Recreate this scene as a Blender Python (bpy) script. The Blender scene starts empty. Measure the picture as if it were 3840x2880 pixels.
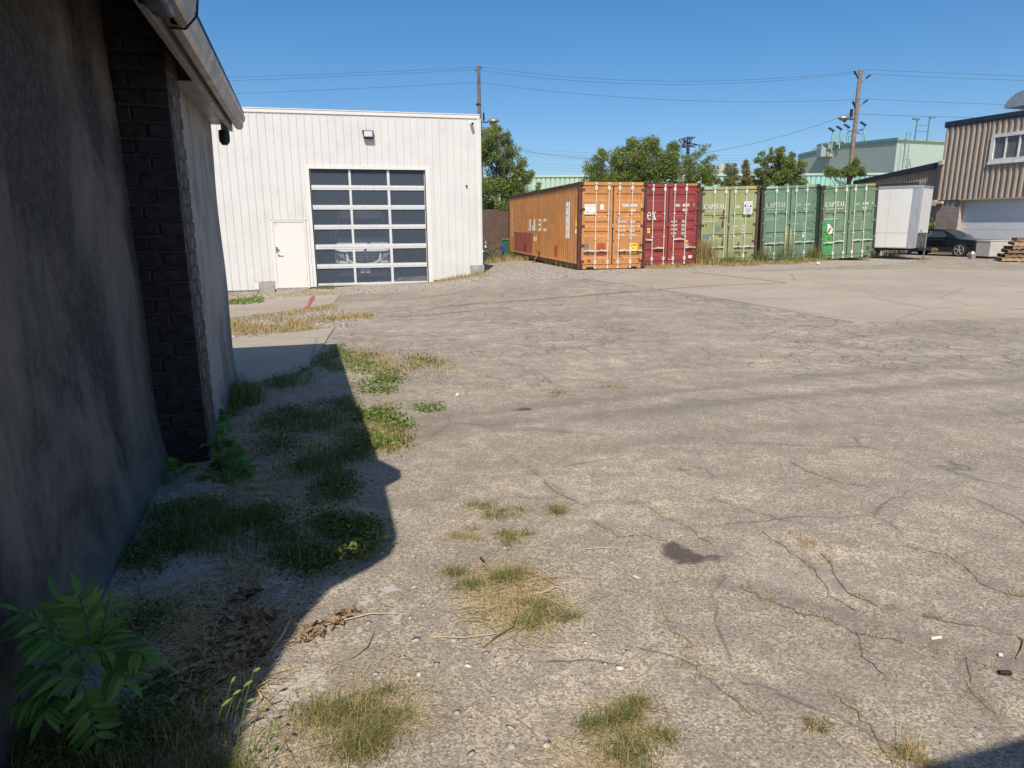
import bpy, bmesh, math, random
import numpy as np
from mathutils import Vector, Matrix, Quaternion
random.seed(7); rng = np.random.default_rng(7)
scene = bpy.context.scene
COL = scene.collection
# ------------------------------------------------------------------ camera
CAM_F, PITCH, ROLL, CAM_H = 2546.3, 0.2326, 0.0055, 1.6      # focal length in px of a 3840 px wide frame
cam_d = bpy.data.cameras.new('camera'); cam = bpy.data.objects.new('camera', cam_d); COL.objects.link(cam)
cam_d.sensor_fit = 'HORIZONTAL'; cam_d.sensor_width = 36.0; cam_d.lens = CAM_F / 3840 * 36.0
cam_d.clip_start = 0.05; cam_d.clip_end = 3000
cam.matrix_world = Matrix.Translation((0, 0, CAM_H)) @ Matrix.Rotation(math.pi / 2 - PITCH, 4, 'X') @ Matrix.Rotation(-ROLL, 4, 'Z')
scene.camera = cam
# ------------------------------------------------------------------ world, sun, exposure
SUN = Vector((-0.15, -2.2, 2.58)).normalized()
w = bpy.data.worlds.new('World'); scene.world = w; w.use_nodes = True
nt = w.node_tree; nt.nodes.clear()
sky = nt.nodes.new('ShaderNodeTexSky'); sky.sky_type = 'NISHITA'; sky.sun_disc = False
sky.sun_elevation = math.asin(SUN.z); sky.sun_rotation = math.atan2(SUN.x, SUN.y)
sky.altitude = 100; sky.air_density = 0.75; sky.dust_density = 1.2; sky.ozone_density = 4.0
bg = nt.nodes.new('ShaderNodeBackground'); bg.inputs[1].default_value = 0.15
wo = nt.nodes.new('ShaderNodeOutputWorld')
hs = nt.nodes.new('ShaderNodeHueSaturation'); hs.inputs['Saturation'].default_value = 1.29; gmn = nt.nodes.new('ShaderNodeGamma'); gmn.inputs[1].default_value = .85
nt.links.new(sky.outputs[0], hs.inputs['Color']); nt.links.new(hs.outputs[0], gmn.inputs[0]); nt.links.new(gmn.outputs[0], bg.inputs[0]); nt.links.new(bg.outputs[0], wo.inputs[0])
sd = bpy.data.lights.new('sun', 'SUN'); so = bpy.data.objects.new('sun', sd); COL.objects.link(so)
sd.energy = 4.2; sd.angle = math.radians(0.5); sd.color = (1.0, 0.93, 0.82)
so.rotation_euler = (-SUN).to_track_quat('-Z', 'Y').to_euler(); so.location = (0, 0, 30)
scene.view_settings.view_transform = 'Standard'; scene.view_settings.look = 'None'
scene.view_settings.gamma = 1.0; scene.view_settings.use_curve_mapping = False
scene.view_settings.exposure = 0.2
scene.cycles.max_bounces = 6; scene.cycles.transparent_max_bounces = 12
# ------------------------------------------------------------------ ground height and picture-to-ground helper
_gx = [-60, -9, -6.4, -2.7, -1, 2.3, 5, 13, 17, 40]; _gz = [-1.2, -.64, -.45, -.33, -.10, .02, .03, .07, -.02, -.03]
def zg(x, y):
    a = np.interp(x, _gx, _gz); t = np.clip((np.asarray(y, float) - 6) / 16, 0, 1)
    return a * t * t * (3 - 2 * t)
def ray(X, Y):
    a = X - 1920; b = Y - 1440; c, s = math.cos(ROLL), math.sin(ROLL)
    u = c * a - s * b; v = s * a + c * b
    return np.array([u / CAM_F, math.cos(PITCH) - v / CAM_F * math.sin(PITCH), -math.sin(PITCH) - v / CAM_F * math.cos(PITCH)])
def G(X, Y, dz=0.0):
    d = ray(X, Y); z = 0.0
    for _ in range(25):
        t = (z - CAM_H) / d[2]; z = 0.5 * z + 0.5 * float(zg(d[0] * t, d[1] * t))
    return Vector((d[0] * t, d[1] * t, z + dz))
def GD(X, Y, dz=0.0): return G(X * 1.736, Y * 1.736, dz)
# ------------------------------------------------------------------ materials
def new_mat(name):
    m = bpy.data.materials.new(name); m.use_nodes = True
    nt = m.node_tree; nt.nodes.clear()
    o = nt.nodes.new('ShaderNodeOutputMaterial'); b = nt.nodes.new('ShaderNodeBsdfPrincipled')
    nt.links.new(b.outputs[0], o.inputs[0]); return m, nt, b
class NT:
    def __init__(s, nt): s.nt = nt
    def n(s, typ, **k):
        n = s.nt.nodes.new('ShaderNode' + typ)
        for a, v in k.items(): setattr(n, a, v)
        return n
    def link(s, a, b): s.nt.links.new(a, b)
    def put(s, sock, v):
        if v is None: return
        if isinstance(v, (int, float, tuple, list, Vector)):
            if isinstance(v, tuple) and len(v) == 3 and sock.type == 'RGBA': v = (*v, 1)
            sock.default_value = v
        else: s.link(v, sock)
    def pos(s): return s.n('NewGeometry').outputs['Position']
    def mapping(s, v, scale=(1, 1, 1), rot=(0, 0, 0), loc=(0, 0, 0)):
        m = s.n('Mapping'); s.put(m.inputs[0], v); m.inputs['Scale'].default_value = scale; m.inputs['Rotation'].default_value = rot; m.inputs['Location'].default_value = loc
        return m.outputs[0]
    def noise(s, v, scale, detail=3, rough=.55, dist=0.0):
        n = s.n('TexNoise'); s.put(n.inputs['Vector'], v); n.inputs['Scale'].default_value = scale; n.inputs['Detail'].default_value = detail
        n.inputs['Roughness'].default_value = rough; n.inputs['Distortion'].default_value = dist; return n.outputs['Fac']
    def vor(s, v, scale, feature='F1', out='Distance', rnd=1.0):
        n = s.n('TexVoronoi', feature=feature); s.put(n.inputs['Vector'], v); n.inputs['Scale'].default_value = scale
        n.inputs['Randomness'].default_value = rnd; return n.outputs[out]
    def ramp(s, f, a, b, lo=0.0, hi=1.0):
        m = s.n('MapRange'); m.interpolation_type = 'SMOOTHSTEP'; s.put(m.inputs[0], f)
        m.inputs[1].default_value = a; m.inputs[2].default_value = b; m.inputs[3].default_value = lo; m.inputs[4].default_value = hi
        return m.outputs[0]
    def math(s, op, a, b=0.0, c=None):
        m = s.n('Math', operation=op); s.put(m.inputs[0], a); s.put(m.inputs[1], b)
        if c is not None: s.put(m.inputs[2], c)
        return m.outputs[0]
    def mix(s, f, a, b, mode='MIX'):
        m = s.n('Mix', data_type='RGBA', blend_type=mode); s.put(m.inputs[0], f); s.put(m.inputs[6], a); s.put(m.inputs[7], b); return m.outputs[2]
    def attr(s, name): return s.n('Attribute', attribute_name=name).outputs['Fac']
    def bump(s, h, strength=.3, dist=.01, nrm=None):
        b = s.n('Bump'); s.put(b.inputs['Height'], h); b.inputs['Strength'].default_value = strength; b.inputs['Distance'].default_value = dist
        if nrm is not None: s.link(nrm, b.inputs['Normal'])
        return b.outputs[0]
def sc(c, k): return tuple(min(1, x * k) for x in c)
def pm(name, col, rough=.6, metal=0.0, var=.15, scale=4.0, bump=0.0, bscale=60, streak=0.0, rust=0.0, rustcol=(.12, .045, .02), dirt=0.0, fine=.06, spec=.4):
    m, nt, b = new_mat(name); N = NT(nt); P = N.pos()
    f = N.noise(P, scale, 4)
    c = N.mix(N.ramp(f, .3, .7), (*sc(col, 1 - var), 1), (*sc(col, 1 + var), 1))
    if fine: c = N.mix(N.ramp(N.noise(P, 90, 2), .3, .7, 0, fine * 2), c, (*sc(col, .45), 1))
    if streak:
        s_ = N.noise(N.mapping(P, (9, 9, .7)), 1.0, 4, .6)
        c = N.mix(N.ramp(s_, .48, .75, 0, streak), c, (*sc(col, .35), 1))
    if dirt:
        c = N.mix(N.ramp(N.noise(P, 1.3, 5, .65), .5, .75, 0, dirt), c, (.12, .10, .08, 1))
    rgh = N.ramp(N.noise(P, 7, 3), .3, .7, max(0, rough - .1), min(1, rough + .1))
    if rust:
        r1 = N.noise(N.mapping(P, (1, 1, .55)), 3.2, 7, .72)
        mk = N.ramp(r1, .70 - rust * .14, .75 - rust * .12)
        c = N.mix(mk, c, (*rustcol, 1)); rgh = N.mix(mk, rgh, (.9, .9, .9, 1))
    N.put(b.inputs['Base Color'], c); N.put(b.inputs['Roughness'], rgh); b.inputs['Metallic'].default_value = metal
    b.inputs['Specular IOR Level'].default_value = spec
    if bump: N.link(N.bump(N.noise(P, bscale, 4), bump, .01), b.inputs['Normal'])
    return m
def leafmat(name, dark, light, third=None, trans=.25):
    m, nt, b = new_mat(name); N = NT(nt)
    t = N.attr('tint')
    c = N.mix(N.ramp(t, 0.0, .75), (*dark, 1), (*light, 1))
    if third: c = N.mix(N.ramp(t, .86, .95), c, (*third, 1))
    N.put(b.inputs['Base Color'], c); b.inputs['Roughness'].default_value = .55; b.inputs['Specular IOR Level'].default_value = .3
    tr = N.n('BsdfTranslucent'); N.put(tr.inputs[0], N.mix(.5, c, (*sc(light, 1.3), 1)))
    ms = N.n('MixShader'); ms.inputs[0].default_value = trans
    N.link(b.outputs[0], ms.inputs[1]); N.link(tr.outputs[0], ms.inputs[2])
    N.link(ms.outputs[0], [n for n in nt.nodes if n.type == 'OUTPUT_MATERIAL'][0].inputs[0])
    return m
# ------------------------------------------------------------------ mesh builder
class MB:
    def __init__(s): s.v = []; s.f = []; s.mi = []
    def add(s, vs, fs, m=0):
        o = len(s.v); s.v += [tuple(p) for p in vs]; s.f += [tuple(i + o for i in f) for f in fs]; s.mi += [m] * len(fs); return s
    def box(s, x0, x1, y0, y1, z0, z1, M=None, m=0):
        vs = [(x, y, z) for z in (z0, z1) for y in (y0, y1) for x in (x0, x1)]
        if M is not None: vs = [M @ Vector(p) for p in vs]
        return s.add(vs, [(0, 2, 3, 1), (4, 5, 7, 6), (0, 1, 5, 4), (2, 6, 7, 3), (0, 4, 6, 2), (1, 3, 7, 5)], m)
    def bar(s, p0, p1, wd, ht, up=(0, 0, 1), m=0):
        p0 = Vector(p0); p1 = Vector(p1); d = (p1 - p0); L = d.length; d.normalize(); u = Vector(up)
        x = d.cross(u)
        if x.length < 1e-4: x = d.cross(Vector((1, 0, 0)))
        x.normalize(); u = x.cross(d)
        M = Matrix((x, d, u)).transposed().to_4x4(); M.translation = p0
        return s.box(-wd / 2, wd / 2, 0, L, -ht / 2, ht / 2, M, m)
    def tube(s, pts, r, n=8, m=0, cap=True):
        pts = [Vector(p) for p in pts]; rs = r if isinstance(r, (list, tuple)) else [r] * len(pts)
        vs = []; ref = None
        for i, p in enumerate(pts):
            d = (pts[min(i + 1, len(pts) - 1)] - pts[max(i - 1, 0)]).normalized()
            if ref is None:
                ref = d.cross(Vector((0, 0, 1)))
                if ref.length < .1: ref = d.cross(Vector((1, 0, 0)))
            ref = (ref - d * ref.dot(d)).normalized(); b = d.cross(ref)
            for k in range(n):
                a = 2 * math.pi * k / n; vs.append(p + rs[i] * (math.cos(a) * ref + math.sin(a) * b))
        fs = [(i * n + k, i * n + (k + 1) % n, (i + 1) * n + (k + 1) % n, (i + 1) * n + k) for i in range(len(pts) - 1) for k in range(n)]
        if cap: fs += [tuple(range(n - 1, -1, -1)), tuple((len(pts) - 1) * n + k for k in range(n))]
        return s.add(vs, fs, m)
    def prism(s, poly, M, d, m=0):   # poly in local xy, extruded along local z by d
        n = len(poly); vs = [M @ Vector((x, y, 0)) for x, y in poly] + [M @ Vector((x, y, d)) for x, y in poly]
        return s.add(vs, [tuple(range(n - 1, -1, -1)), tuple(range(n, 2 * n))] + [(i, (i + 1) % n, n + (i + 1) % n, n + i) for i in range(n)], m)
    def loft(s, secs, closed=True, cap=True, m=0):
        n = len(secs[0]); vs = [p for q in secs for p in q]; fs = []
        for i in range(len(secs) - 1):
            for k in range(n if closed else n - 1):
                fs.append((i * n + k, i * n + (k + 1) % n, (i + 1) * n + (k + 1) % n, (i + 1) * n + k))
        if cap and closed: fs += [tuple(range(n - 1, -1, -1)), tuple((len(secs) - 1) * n + k for k in range(n))]
        return s.add(vs, fs, m)
    def lathe(s, prof, M=None, n=20, m=0):  # prof [(r,z)]
        M = M or Matrix()
        secs = [[M @ Vector((r * math.cos(2 * math.pi * k / n), r * math.sin(2 * math.pi * k / n), z)) for k in range(n)] for r, z in prof]
        return s.loft(secs, True, True, m)
    def mesh(s, name):
        me = bpy.data.meshes.new(name); me.from_pydata(s.v, [], s.f)
        if any(s.mi): me.polygons.foreach_set('material_index', s.mi)
        return me
    def build(s, name, mat=None, parent=None, smooth=False, bevel=0, **k):
        me = s.mesh(name)
        for mm in (mat if isinstance(mat, (list, tuple)) else [mat]): me.materials.append(mm)
        if smooth:
            me.polygons.foreach_set('use_smooth', [True] * len(me.polygons))
            try: me.set_sharp_from_angle(angle=math.radians(38))
            except Exception: pass
        o = link(name, me, parent, **k)
        if bevel:
            b = o.modifiers.new('bevel', 'BEVEL'); b.width = bevel; b.segments = 2; b.limit_method = 'ANGLE'
        return o
def link(name, me, parent=None, loc=None, rot=None, label=None, cat=None, group=None, kind=None, scale=None):
    o = bpy.data.objects.new(name, me); COL.objects.link(o)
    if parent is not None: o.parent = parent
    if loc is not None: o.location = loc
    if rot is not None: o.rotation_euler = rot
    if scale is not None: o.scale = scale
    if label: o['label'] = label
    if cat: o['category'] = cat
    if group: o['group'] = group
    if kind: o['kind'] = kind
    return o
def thing(name, label, cat, loc=(0, 0, 0), rot=(0, 0, 0), group=None, kind=None):
    return link(name, None, None, loc, rot, label, cat, group, kind)
def npmesh(name, V, F, mats, tint=None, smooth=False):
    """V (n,3), F (m,k) arrays"""
    me = bpy.data.meshes.new(name); k = F.shape[1]
    me.vertices.add(len(V)); me.vertices.foreach_set('co', np.asarray(V, np.float32).ravel())
    me.loops.add(F.size); me.loops.foreach_set('vertex_index', F.astype(np.int32).ravel())
    me.polygons.add(len(F)); me.polygons.foreach_set('loop_start', np.arange(0, F.size, k, dtype=np.int32))
    me.update(calc_edges=True)
    if tint is not None:
        a = me.attributes.new('tint', 'FLOAT', 'FACE'); a.data.foreach_set('value', np.asarray(tint, np.float32))
    for m in (mats if isinstance(mats, (list, tuple)) else [mats]): me.materials.append(m)
    if smooth: me.polygons.foreach_set('use_smooth', [True] * len(F))
    return me
def rot2(a): return np.array([[math.cos(a), -math.sin(a)], [math.sin(a), math.cos(a)]])
def unit(v): return v / np.maximum(np.linalg.norm(v, axis=1, keepdims=True), 1e-6)
# leaves: folded diamonds spread through a set of clumps
def leaf_cloud(name, clumps, n, size, mat, parent=None, aspect=.5, tintbias=0.0, zsq=.8, shell=.55, droop=.3, **k):
    C = np.array(clumps, float); wt = C[:, 3] ** 2; idx = rng.choice(len(C), n, p=wt / wt.sum())
    d = unit(rng.normal(size=(n, 3))); r = .15 + 1.15 * rng.random(n) ** .55 + .22 * np.abs(rng.normal(size=n))
    P = C[idx, :3] + d * (r * C[idx, 3])[:, None] * np.array([1, 1, zsq])
    ax = unit(rng.normal(size=(n, 3)) + d * .8 - np.array([0, 0, droop])); nr = unit(np.cross(ax, rng.normal(size=(n, 3)) + np.array([0, 0, .01])))
    sd_ = unit(np.cross(ax, nr)); L = size * (0.6 + .8 * rng.random(n))[:, None]; W = L * aspect
    V = np.stack([P, P + ax * L * .5 + sd_ * W * .5 - nr * W * .12, P + ax * L, P + ax * L * .5 - sd_ * W * .5 - nr * W * .12], 1).reshape(-1, 3)
    F = np.arange(4 * n).reshape(-1, 4)
    ct = rng.random(len(C)) * .35; tint = np.clip(ct[idx] + rng.random(n) * .55 + tintbias + (rng.random(n) > .96) * .3, 0, 1)
    return link(name, npmesh(name, V, F, mat, tint), parent, **k)
# blades: thin bent strips; dirs flat (litter) or upright (grass)
def blades(name, base, h, width, mat, parent=None, lean=.5, flat=False, tint=None, curl=.4, smoothseg=3, z0=0.0, **k):
    n = len(base); base = np.asarray(base, float); h = np.asarray(h, float).reshape(-1, 1) * np.ones((n, 1))
    a = rng.random(n) * 2 * math.pi; hd = np.stack([np.cos(a), np.sin(a), np.zeros(n)], 1)
    sd_ = np.stack([-np.sin(a), np.cos(a), np.zeros(n)], 1)
    width = np.asarray(width, float).reshape(-1, 1) * np.ones((n, 1))
    rows = []; ln = (lean * rng.random(n))[:, None]; cu = ((rng.random(n) - .5) * 2 * curl)[:, None]
    for i in range(smoothseg + 1):
        t = i / smoothseg
        if flat:
            c = base + hd * h * (t - .5) + sd_ * h * cu * (t - .5) ** 2 * 2 + np.array([0, 0, 1]) * (.004 + .03 * rng.random((n, 1)) * t * h / .3)
        else:
            c = base + hd * h * ln * t ** 1.8 + np.array([0, 0, 1]) * h * (t - .35 * ln * t * t)
        wdt = width * (1 - t * .85) if not flat else width * (.9 - .5 * abs(t - .5))
        rows.append((c - sd_ * wdt / 2, c + sd_ * wdt / 2))
    V = np.stack([p for r_ in rows for p in r_], 1).reshape(-1, 3); m = 2 * (smoothseg + 1)
    F = np.concatenate([np.stack([np.arange(n) * m + 2 * i, np.arange(n) * m + 2 * i + 1, np.arange(n) * m + 2 * i + 3, np.arange(n) * m + 2 * i + 2], 1) for i in range(smoothseg)])
    if tint is None: tint = rng.random(n)
    return link(name, npmesh(name, V, F, mat, np.tile(np.asarray(tint), smoothseg)), parent, **k)
def stones(name, P, R, mat, parent=None, squash=.5, tint=None, **k):
    base = np.array([[1, 0, 0], [-1, 0, 0], [0, 1, 0], [0, -1, 0], [0, 0, 1], [0, 0, -1], [.6, .6, .5], [-.6, .6, .45], [.6, -.6, .45], [-.6, -.6, .5]], float)
    bm = bmesh.new()
    for v in base: bm.verts.new(v)
    r_ = bmesh.ops.convex_hull(bm, input=bm.verts); bmesh.ops.triangulate(bm, faces=bm.faces); bm.verts.index_update()
    T = np.array([[v.index for v in f.verts] for f in bm.faces]); bm.free()
    n = len(P); nv = len(base); a = rng.random(n) * 6.283; sx = .7 + .6 * rng.random(n)
    j = base[None] * (1 + .25 * rng.normal(size=(n, nv, 1)).clip(-1, 1)); j = j * np.stack([sx, 1 / sx, squash * (0.6 + .7 * rng.random(n))], 1)[:, None]
    x = j[..., 0] * np.cos(a)[:, None] - j[..., 1] * np.sin(a)[:, None]; y = j[..., 0] * np.sin(a)[:, None] + j[..., 1] * np.cos(a)[:, None]
    V = np.stack([x, y, j[..., 2]], 2) * np.asarray(R)[:, None, None] + np.asarray(P)[:, None]
    F = (T[None] + (np.arange(n) * nv)[:, None, None]).reshape(-1, 3)
    if tint is None: tint = rng.random(n)
    return link(name, npmesh(name, V.reshape(-1, 3), F, mat, np.repeat(tint, len(T))), parent, **k)
def blotch(q, s=1.0, o=0.0):
    x = q[:, 0] * s + o; y = q[:, 1] * s + o * 1.7
    return (np.sin(x * 5.1 + 2 * np.sin(y * 3.3)) + np.sin(y * 6.3 + 1.7 * np.sin(x * 4.1 + 1)) + .7 * np.sin(x * 13 + y * 9) + .6 * np.sin(y * 17 - x * 11 + o)) / 3.3
def ptsin(poly, n, jitter=0, patchy=None, ps=1.0):
    """n random ground points inside a polygon given in displayed pixels"""
    W = np.array([GD(x, y)[:2] for x, y in poly]); out = []
    lo, hi = W.min(0), W.max(0)
    while len(out) < n:
        q = lo + (hi - lo) * rng.random((max(200, n), 2)); inside = np.zeros(len(q), bool)
        for i in range(len(W)):
            a, b = W[i], W[(i + 1) % len(W)]
            c = ((a[1] > q[:, 1]) != (b[1] > q[:, 1])) & (q[:, 0] < (b[0] - a[0]) * (q[:, 1] - a[1]) / (b[1] - a[1] + 1e-12) + a[0]); inside ^= c
        if patchy is not None: inside &= blotch(q, ps, patchy * 3.1) + rng.normal(size=len(q)) * .22 > patchy
        out += list(q[inside])
    q = np.array(out[:n]); 
    if jitter: q = q + rng.normal(size=q.shape) * jitter
    return np.column_stack([q, zg(q[:, 0], q[:, 1])])
# lettering
_font = {}
def text(body, size, mat, parent, loc, rot=(math.pi / 2, 0, 0), sx=1.0, name='lettering', align='LEFT', ext=.002, bold=0.0, space=1.0):
    cu = bpy.data.curves.new('txt', 'FONT'); cu.body = body; cu.size = size; cu.extrude = ext; cu.align_x = align; cu.offset = bold; cu.resolution_u = 3; cu.space_character = space
    o = bpy.data.objects.new('txt', cu); me = bpy.data.meshes.new_from_object(o); bpy.data.objects.remove(o); bpy.data.curves.remove(cu)
    me.materials.clear(); me.materials.append(mat)
    me.name = name
    return link(name, me, parent, loc, rot, scale=(sx, 1, 1))
def serif(word, h, mat, parent, loc, sx=1.0, name='lettering'):
    """bold serif capitals C A P I T A L and e x, drawn as polygons in the local xz plane"""
    B = MB(); x = 0.0; M0 = Matrix.Rotation(math.pi / 2, 4, 'X')
    def poly(p): B.prism([((x + a) * h * sx, b * h) for a, b in p], M0, .003)
    def serf(cx, y, wd=.30): poly([(cx - wd / 2, y), (cx + wd / 2, y), (cx + wd / 2, y + .05), (cx - wd / 2, y + .05)])
    def arc(cx, cy, rx, ry, a0, a1, thick, thin, n=14):
        for i in range(n):
            q = []
            for a in (a0 + (a1 - a0) * i / n, a0 + (a1 - a0) * (i + 1) / n):
                t = thin + (thick - thin) * abs(math.cos(a)); q.append(((cx + rx * math.cos(a), cy + ry * math.sin(a)), (cx + (rx - t) * math.cos(a), cy + (ry - min(t, thin * 1.2)) * math.sin(a))))
            poly([q[0][0], q[1][0], q[1][1], q[0][1]])
    for ch in word:
        if ch == 'C':
            arc(.40, .5, .40, .5, .22 * math.pi, 1.80 * math.pi, .19, .07); poly([(.68, .66), (.74, .66), (.74, .98), (.70, .98)]); x += .86
        elif ch == 'A':
            poly([(.10, 0), (.17, 0), (.42, .88), (.36, .95)]); poly([(.55, 0), (.75, 0), (.46, 1), (.36, 1)]); poly([(.22, .28), (.60, .28), (.58, .35), (.24, .35)]); serf(.12, 0, .26); serf(.66, 0, .36); x += .88
        elif ch == 'P':
            poly([(.12, .05), (.30, .05), (.30, .95), (.12, .95)]); serf(.21, 0, .40); poly([(.02, .95), (.45, .95), (.45, 1), (.02, 1)]); arc(.42, .72, .28, .28, -.5 * math.pi, .5 * math.pi, .18, .06, 10)
            poly([(.30, .44), (.43, .44), (.43, .50), (.30, .50)]); x += .78
        elif ch == 'I':
            poly([(.11, .05), (.29, .05), (.29, .95), (.11, .95)]); serf(.20, 0, .38); serf(.20, .95, .38); x += .42
        elif ch == 'T':
            poly([(.29, .05), (.47, .05), (.47, .93), (.29, .93)]); serf(.38, 0, .38); poly([(.02, .93), (.74, .93), (.74, 1), (.02, 1)]); poly([(.02, .74), (.06, .74), (.10, .95), (.02, .95)]); poly([(.70, .74), (.74, .74), (.74, .95), (.66, .95)]); x += .80
        elif ch == 'L':
            poly([(.11, .05), (.29, .05), (.29, .95), (.11, .95)]); serf(.20, .95, .38); poly([(.02, 0), (.66, 0), (.66, .06), (.02, .06)]); poly([(.60, .05), (.66, .05), (.66, .30), (.62, .30)]); x += .74
        elif ch == 'e':
            arc(.30, .34, .30, .34, 0.02, 1.78 * math.pi, .15, .06); poly([(.10, .32), (.58, .32), (.58, .39), (.10, .39)]); x += .70
        elif ch == 'x':
            poly([(.08, .62), (.28, .62), (.62, .05), (.42, .05)]); poly([(.10, .05), (.17, .05), (.56, .62), (.49, .62)]); serf(.15, 0, .28); serf(.52, 0, .34); serf(.18, .61, .34); serf(.52, .61, .26); x += .72
    o = B.build(name, mat, parent, loc=loc); return o
# ================================================================== ground
def lines(segs):
    out = []
    for a, b, s in segs: out += list(np.arange(a, b, s))
    return np.array(out + [segs[-1][1]])
xs = lines([(-900, -100, 160), (-100, -14, 8), (-14, -3.2, .3), (-3.2, 4.6, .06), (4.6, 34, .35), (34, 100, 6), (100, 1000, 150)])
ys = lines([(-60, -4, 8), (-4, 1.2, .5), (1.2, 7.4, .06), (7.4, 46, .3), (46, 100, 6), (100, 1200, 150)])
XX, YY = np.meshgrid(xs, ys, indexing='ij'); ZZ = zg(XX, YY)
nx, ny = XX.shape; I = np.arange(nx * ny).reshape(nx, ny)
Fg = np.stack([I[:-1, :-1], I[1:, :-1], I[1:, 1:], I[:-1, 1:]], -1).reshape(-1, 4)
Vg = np.stack([XX, YY, ZZ], -1).reshape(-1, 3)
def sdist(pts, poly):
    W = np.array([GD(a, b)[:2] for a, b in poly]); d = np.full(len(pts), 1e9); ins = np.zeros(len(pts), bool)
    for i in range(len(W)):
        a, b = W[i], W[(i + 1) % len(W)]; ab = b - a; t = np.clip(((pts - a) @ ab) / (ab @ ab + 1e-9), 0, 1)
        d = np.minimum(d, np.linalg.norm(pts - a - t[:, None] * ab, axis=1))
        ins ^= ((a[1] > pts[:, 1]) != (b[1] > pts[:, 1])) & (pts[:, 0] < (b[0] - a[0]) * (pts[:, 1] - a[1]) / (b[1] - a[1] + 1e-12) + a[0])
    return np.where(ins, d, -d)
def ldist(pts, line):
    W = np.array([GD(a, b)[:2] for a, b in line]); d = np.full(len(pts), 1e9)
    for a, b in zip(W[:-1], W[1:]):
        ab = b - a; t = np.clip(((pts - a) @ ab) / (ab @ ab + 1e-9), 0, 1); d = np.minimum(d, np.linalg.norm(pts - a - t[:, None] * ab, axis=1))
    return d
P2 = Vg[:, :2]
GRAV = [[(440, 640), (1035, 598), (1060, 612), (930, 622), (850, 632), (740, 634), (700, 640), (440, 668)],
        [(440, 690), (690, 664), (800, 676), (815, 690), (730, 712), (440, 745)],
        [(1042, 604), (1040, 545), (1100, 545), (1250, 580), (1500, 582), (1920, 556), (2010, 560), (1900, 572), (1500, 590), (1250, 602)]]
gr = np.full(len(P2), -9.0)
for q in GRAV: gr = np.maximum(gr, sdist(P2, q))
grv = np.clip(.5 + gr / .8, 0, 1)
pale = np.zeros(len(P2))
for x, y, r, a in [(560, 1400, .16, .85), (430, 1075, .3, 1), (400, 1240, .28, .9), (520, 1160, .2, .7), (790, 1300, .09, .8), (850, 1270, .07, .8), (640, 1500, .16, .9), (1000, 1430, .07, .8), (340, 1430, .25, .9), (560, 940, .3, .7), (600, 1240, .22, .8), (900, 1640, .12, .6), (720, 1270, .1, .8), (780, 1370, .07, .8), (860, 1330, .07, .8), (1000, 900, .2, .3)]:
    c = np.array(GD(x, y)[:2]); d = np.linalg.norm((P2 - c) * [1, .8], axis=1); pale = np.maximum(pale, a * np.exp(-(d / r) ** 2))
stain = np.zeros(len(P2))
for x, y, rx, ry, a in [(1462, 1190, .085, .12, 1), (1492, 1207, .085, .085, .95), (1535, 1203, .07, .028, .8), (1572, 1196, .06, .018, .6), (1560, 1212, .03, .04, .5), (1470, 1015, .13, .07, .55), (1420, 1008, .12, .06, .3), (1132, 884, .12, .05, .95), (1118, 887, .05, .04, .8), (960, 630, .5, .25, .5), (1880, 985, .4, .3, .12)]:
    c = np.array(GD(x, y)[:2]); d = (P2 - c) / [rx, ry]; stain = np.maximum(stain, a * np.exp(-(np.linalg.norm(d, axis=1) ** 4)))
CRK = [[(1600, 1265), (1640, 1290), (1700, 1315), (1760, 1330), (1850, 1365), (1950, 1390), (2080, 1425), (2240, 1480)], [(1310, 1060), (1400, 1100), (1470, 1130), (1530, 1170), (1580, 1205)], [(1540, 1080), (1640, 1110), (1730, 1130)], [(1640, 1150), (1710, 1190), (1760, 1230), (1790, 1290), (1860, 1330)], [(1100, 985), (1150, 1010), (1180, 1045), (1260, 1100)], [(1800, 1500), (1850, 1540), (1900, 1600), (1960, 1680)], [(1780, 1200), (1820, 1270), (1900, 1310), (1990, 1330), (2080, 1350), (2230, 1380)], [(1380, 1400), (1500, 1440), (1560, 1500), (1640, 1560)], [(1340, 660), (1500, 640), (1600, 660), (1845, 700), (2240, 770)], [(1150, 800), (1210, 840), (1190, 865)], [(1420, 1290), (1440, 1350), (1500, 1400)], [(1960, 1180), (2060, 1210), (2120, 1260), (2230, 1300)], [(1290, 1130), (1340, 1160), (1400, 1160), (1470, 1180)], [(1700, 1000), (1800, 1040), (1900, 1060)], [(1850, 1365), (1870, 1420), (1920, 1470)], [(2080, 1425), (2100, 1500), (2160, 1560)], [(1300, 740), (1420, 760), (1560, 800)], [(1560, 830), (1700, 870), (1850, 880)], [(900, 720), (1000, 740), (1100, 790), (1150, 800)]]
streak = np.zeros(len(P2))
for ln, wd, a in [([(800, 935), (1200, 905), (1700, 858), (2300, 812)], .16, .62), ([(900, 905), (1300, 862), (1900, 800), (2300, 780)], .12, .48), ([(1000, 1010), (1500, 940), (2300, 880)], .15, .38), ([(1540, 1255), (1700, 1290), (1900, 1355), (2260, 1450)], .035, .8),
                  ([(820, 960), (1000, 925), (1200, 930)], .10, .6), ([(850, 650), (1400, 600), (1700, 610)], .3, .25), ([(1100, 690), (1500, 680), (2300, 730)], .25, .3), ([(1630, 1560), (1900, 1400), (2300, 1340)], .08, .3), ([(1500, 700), (1900, 760), (2300, 790)], .12, .3)] + [(q_, .020, .5) for q_ in CRK]:
    streak = np.maximum(streak, a * np.exp(-(ldist(P2, ln) / wd) ** 2))
redl = np.zeros(len(P2))
gm = bpy.data.meshes.new('ground'); gm.vertices.add(len(Vg)); gm.vertices.foreach_set('co', Vg.astype(np.float32).ravel())
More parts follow.
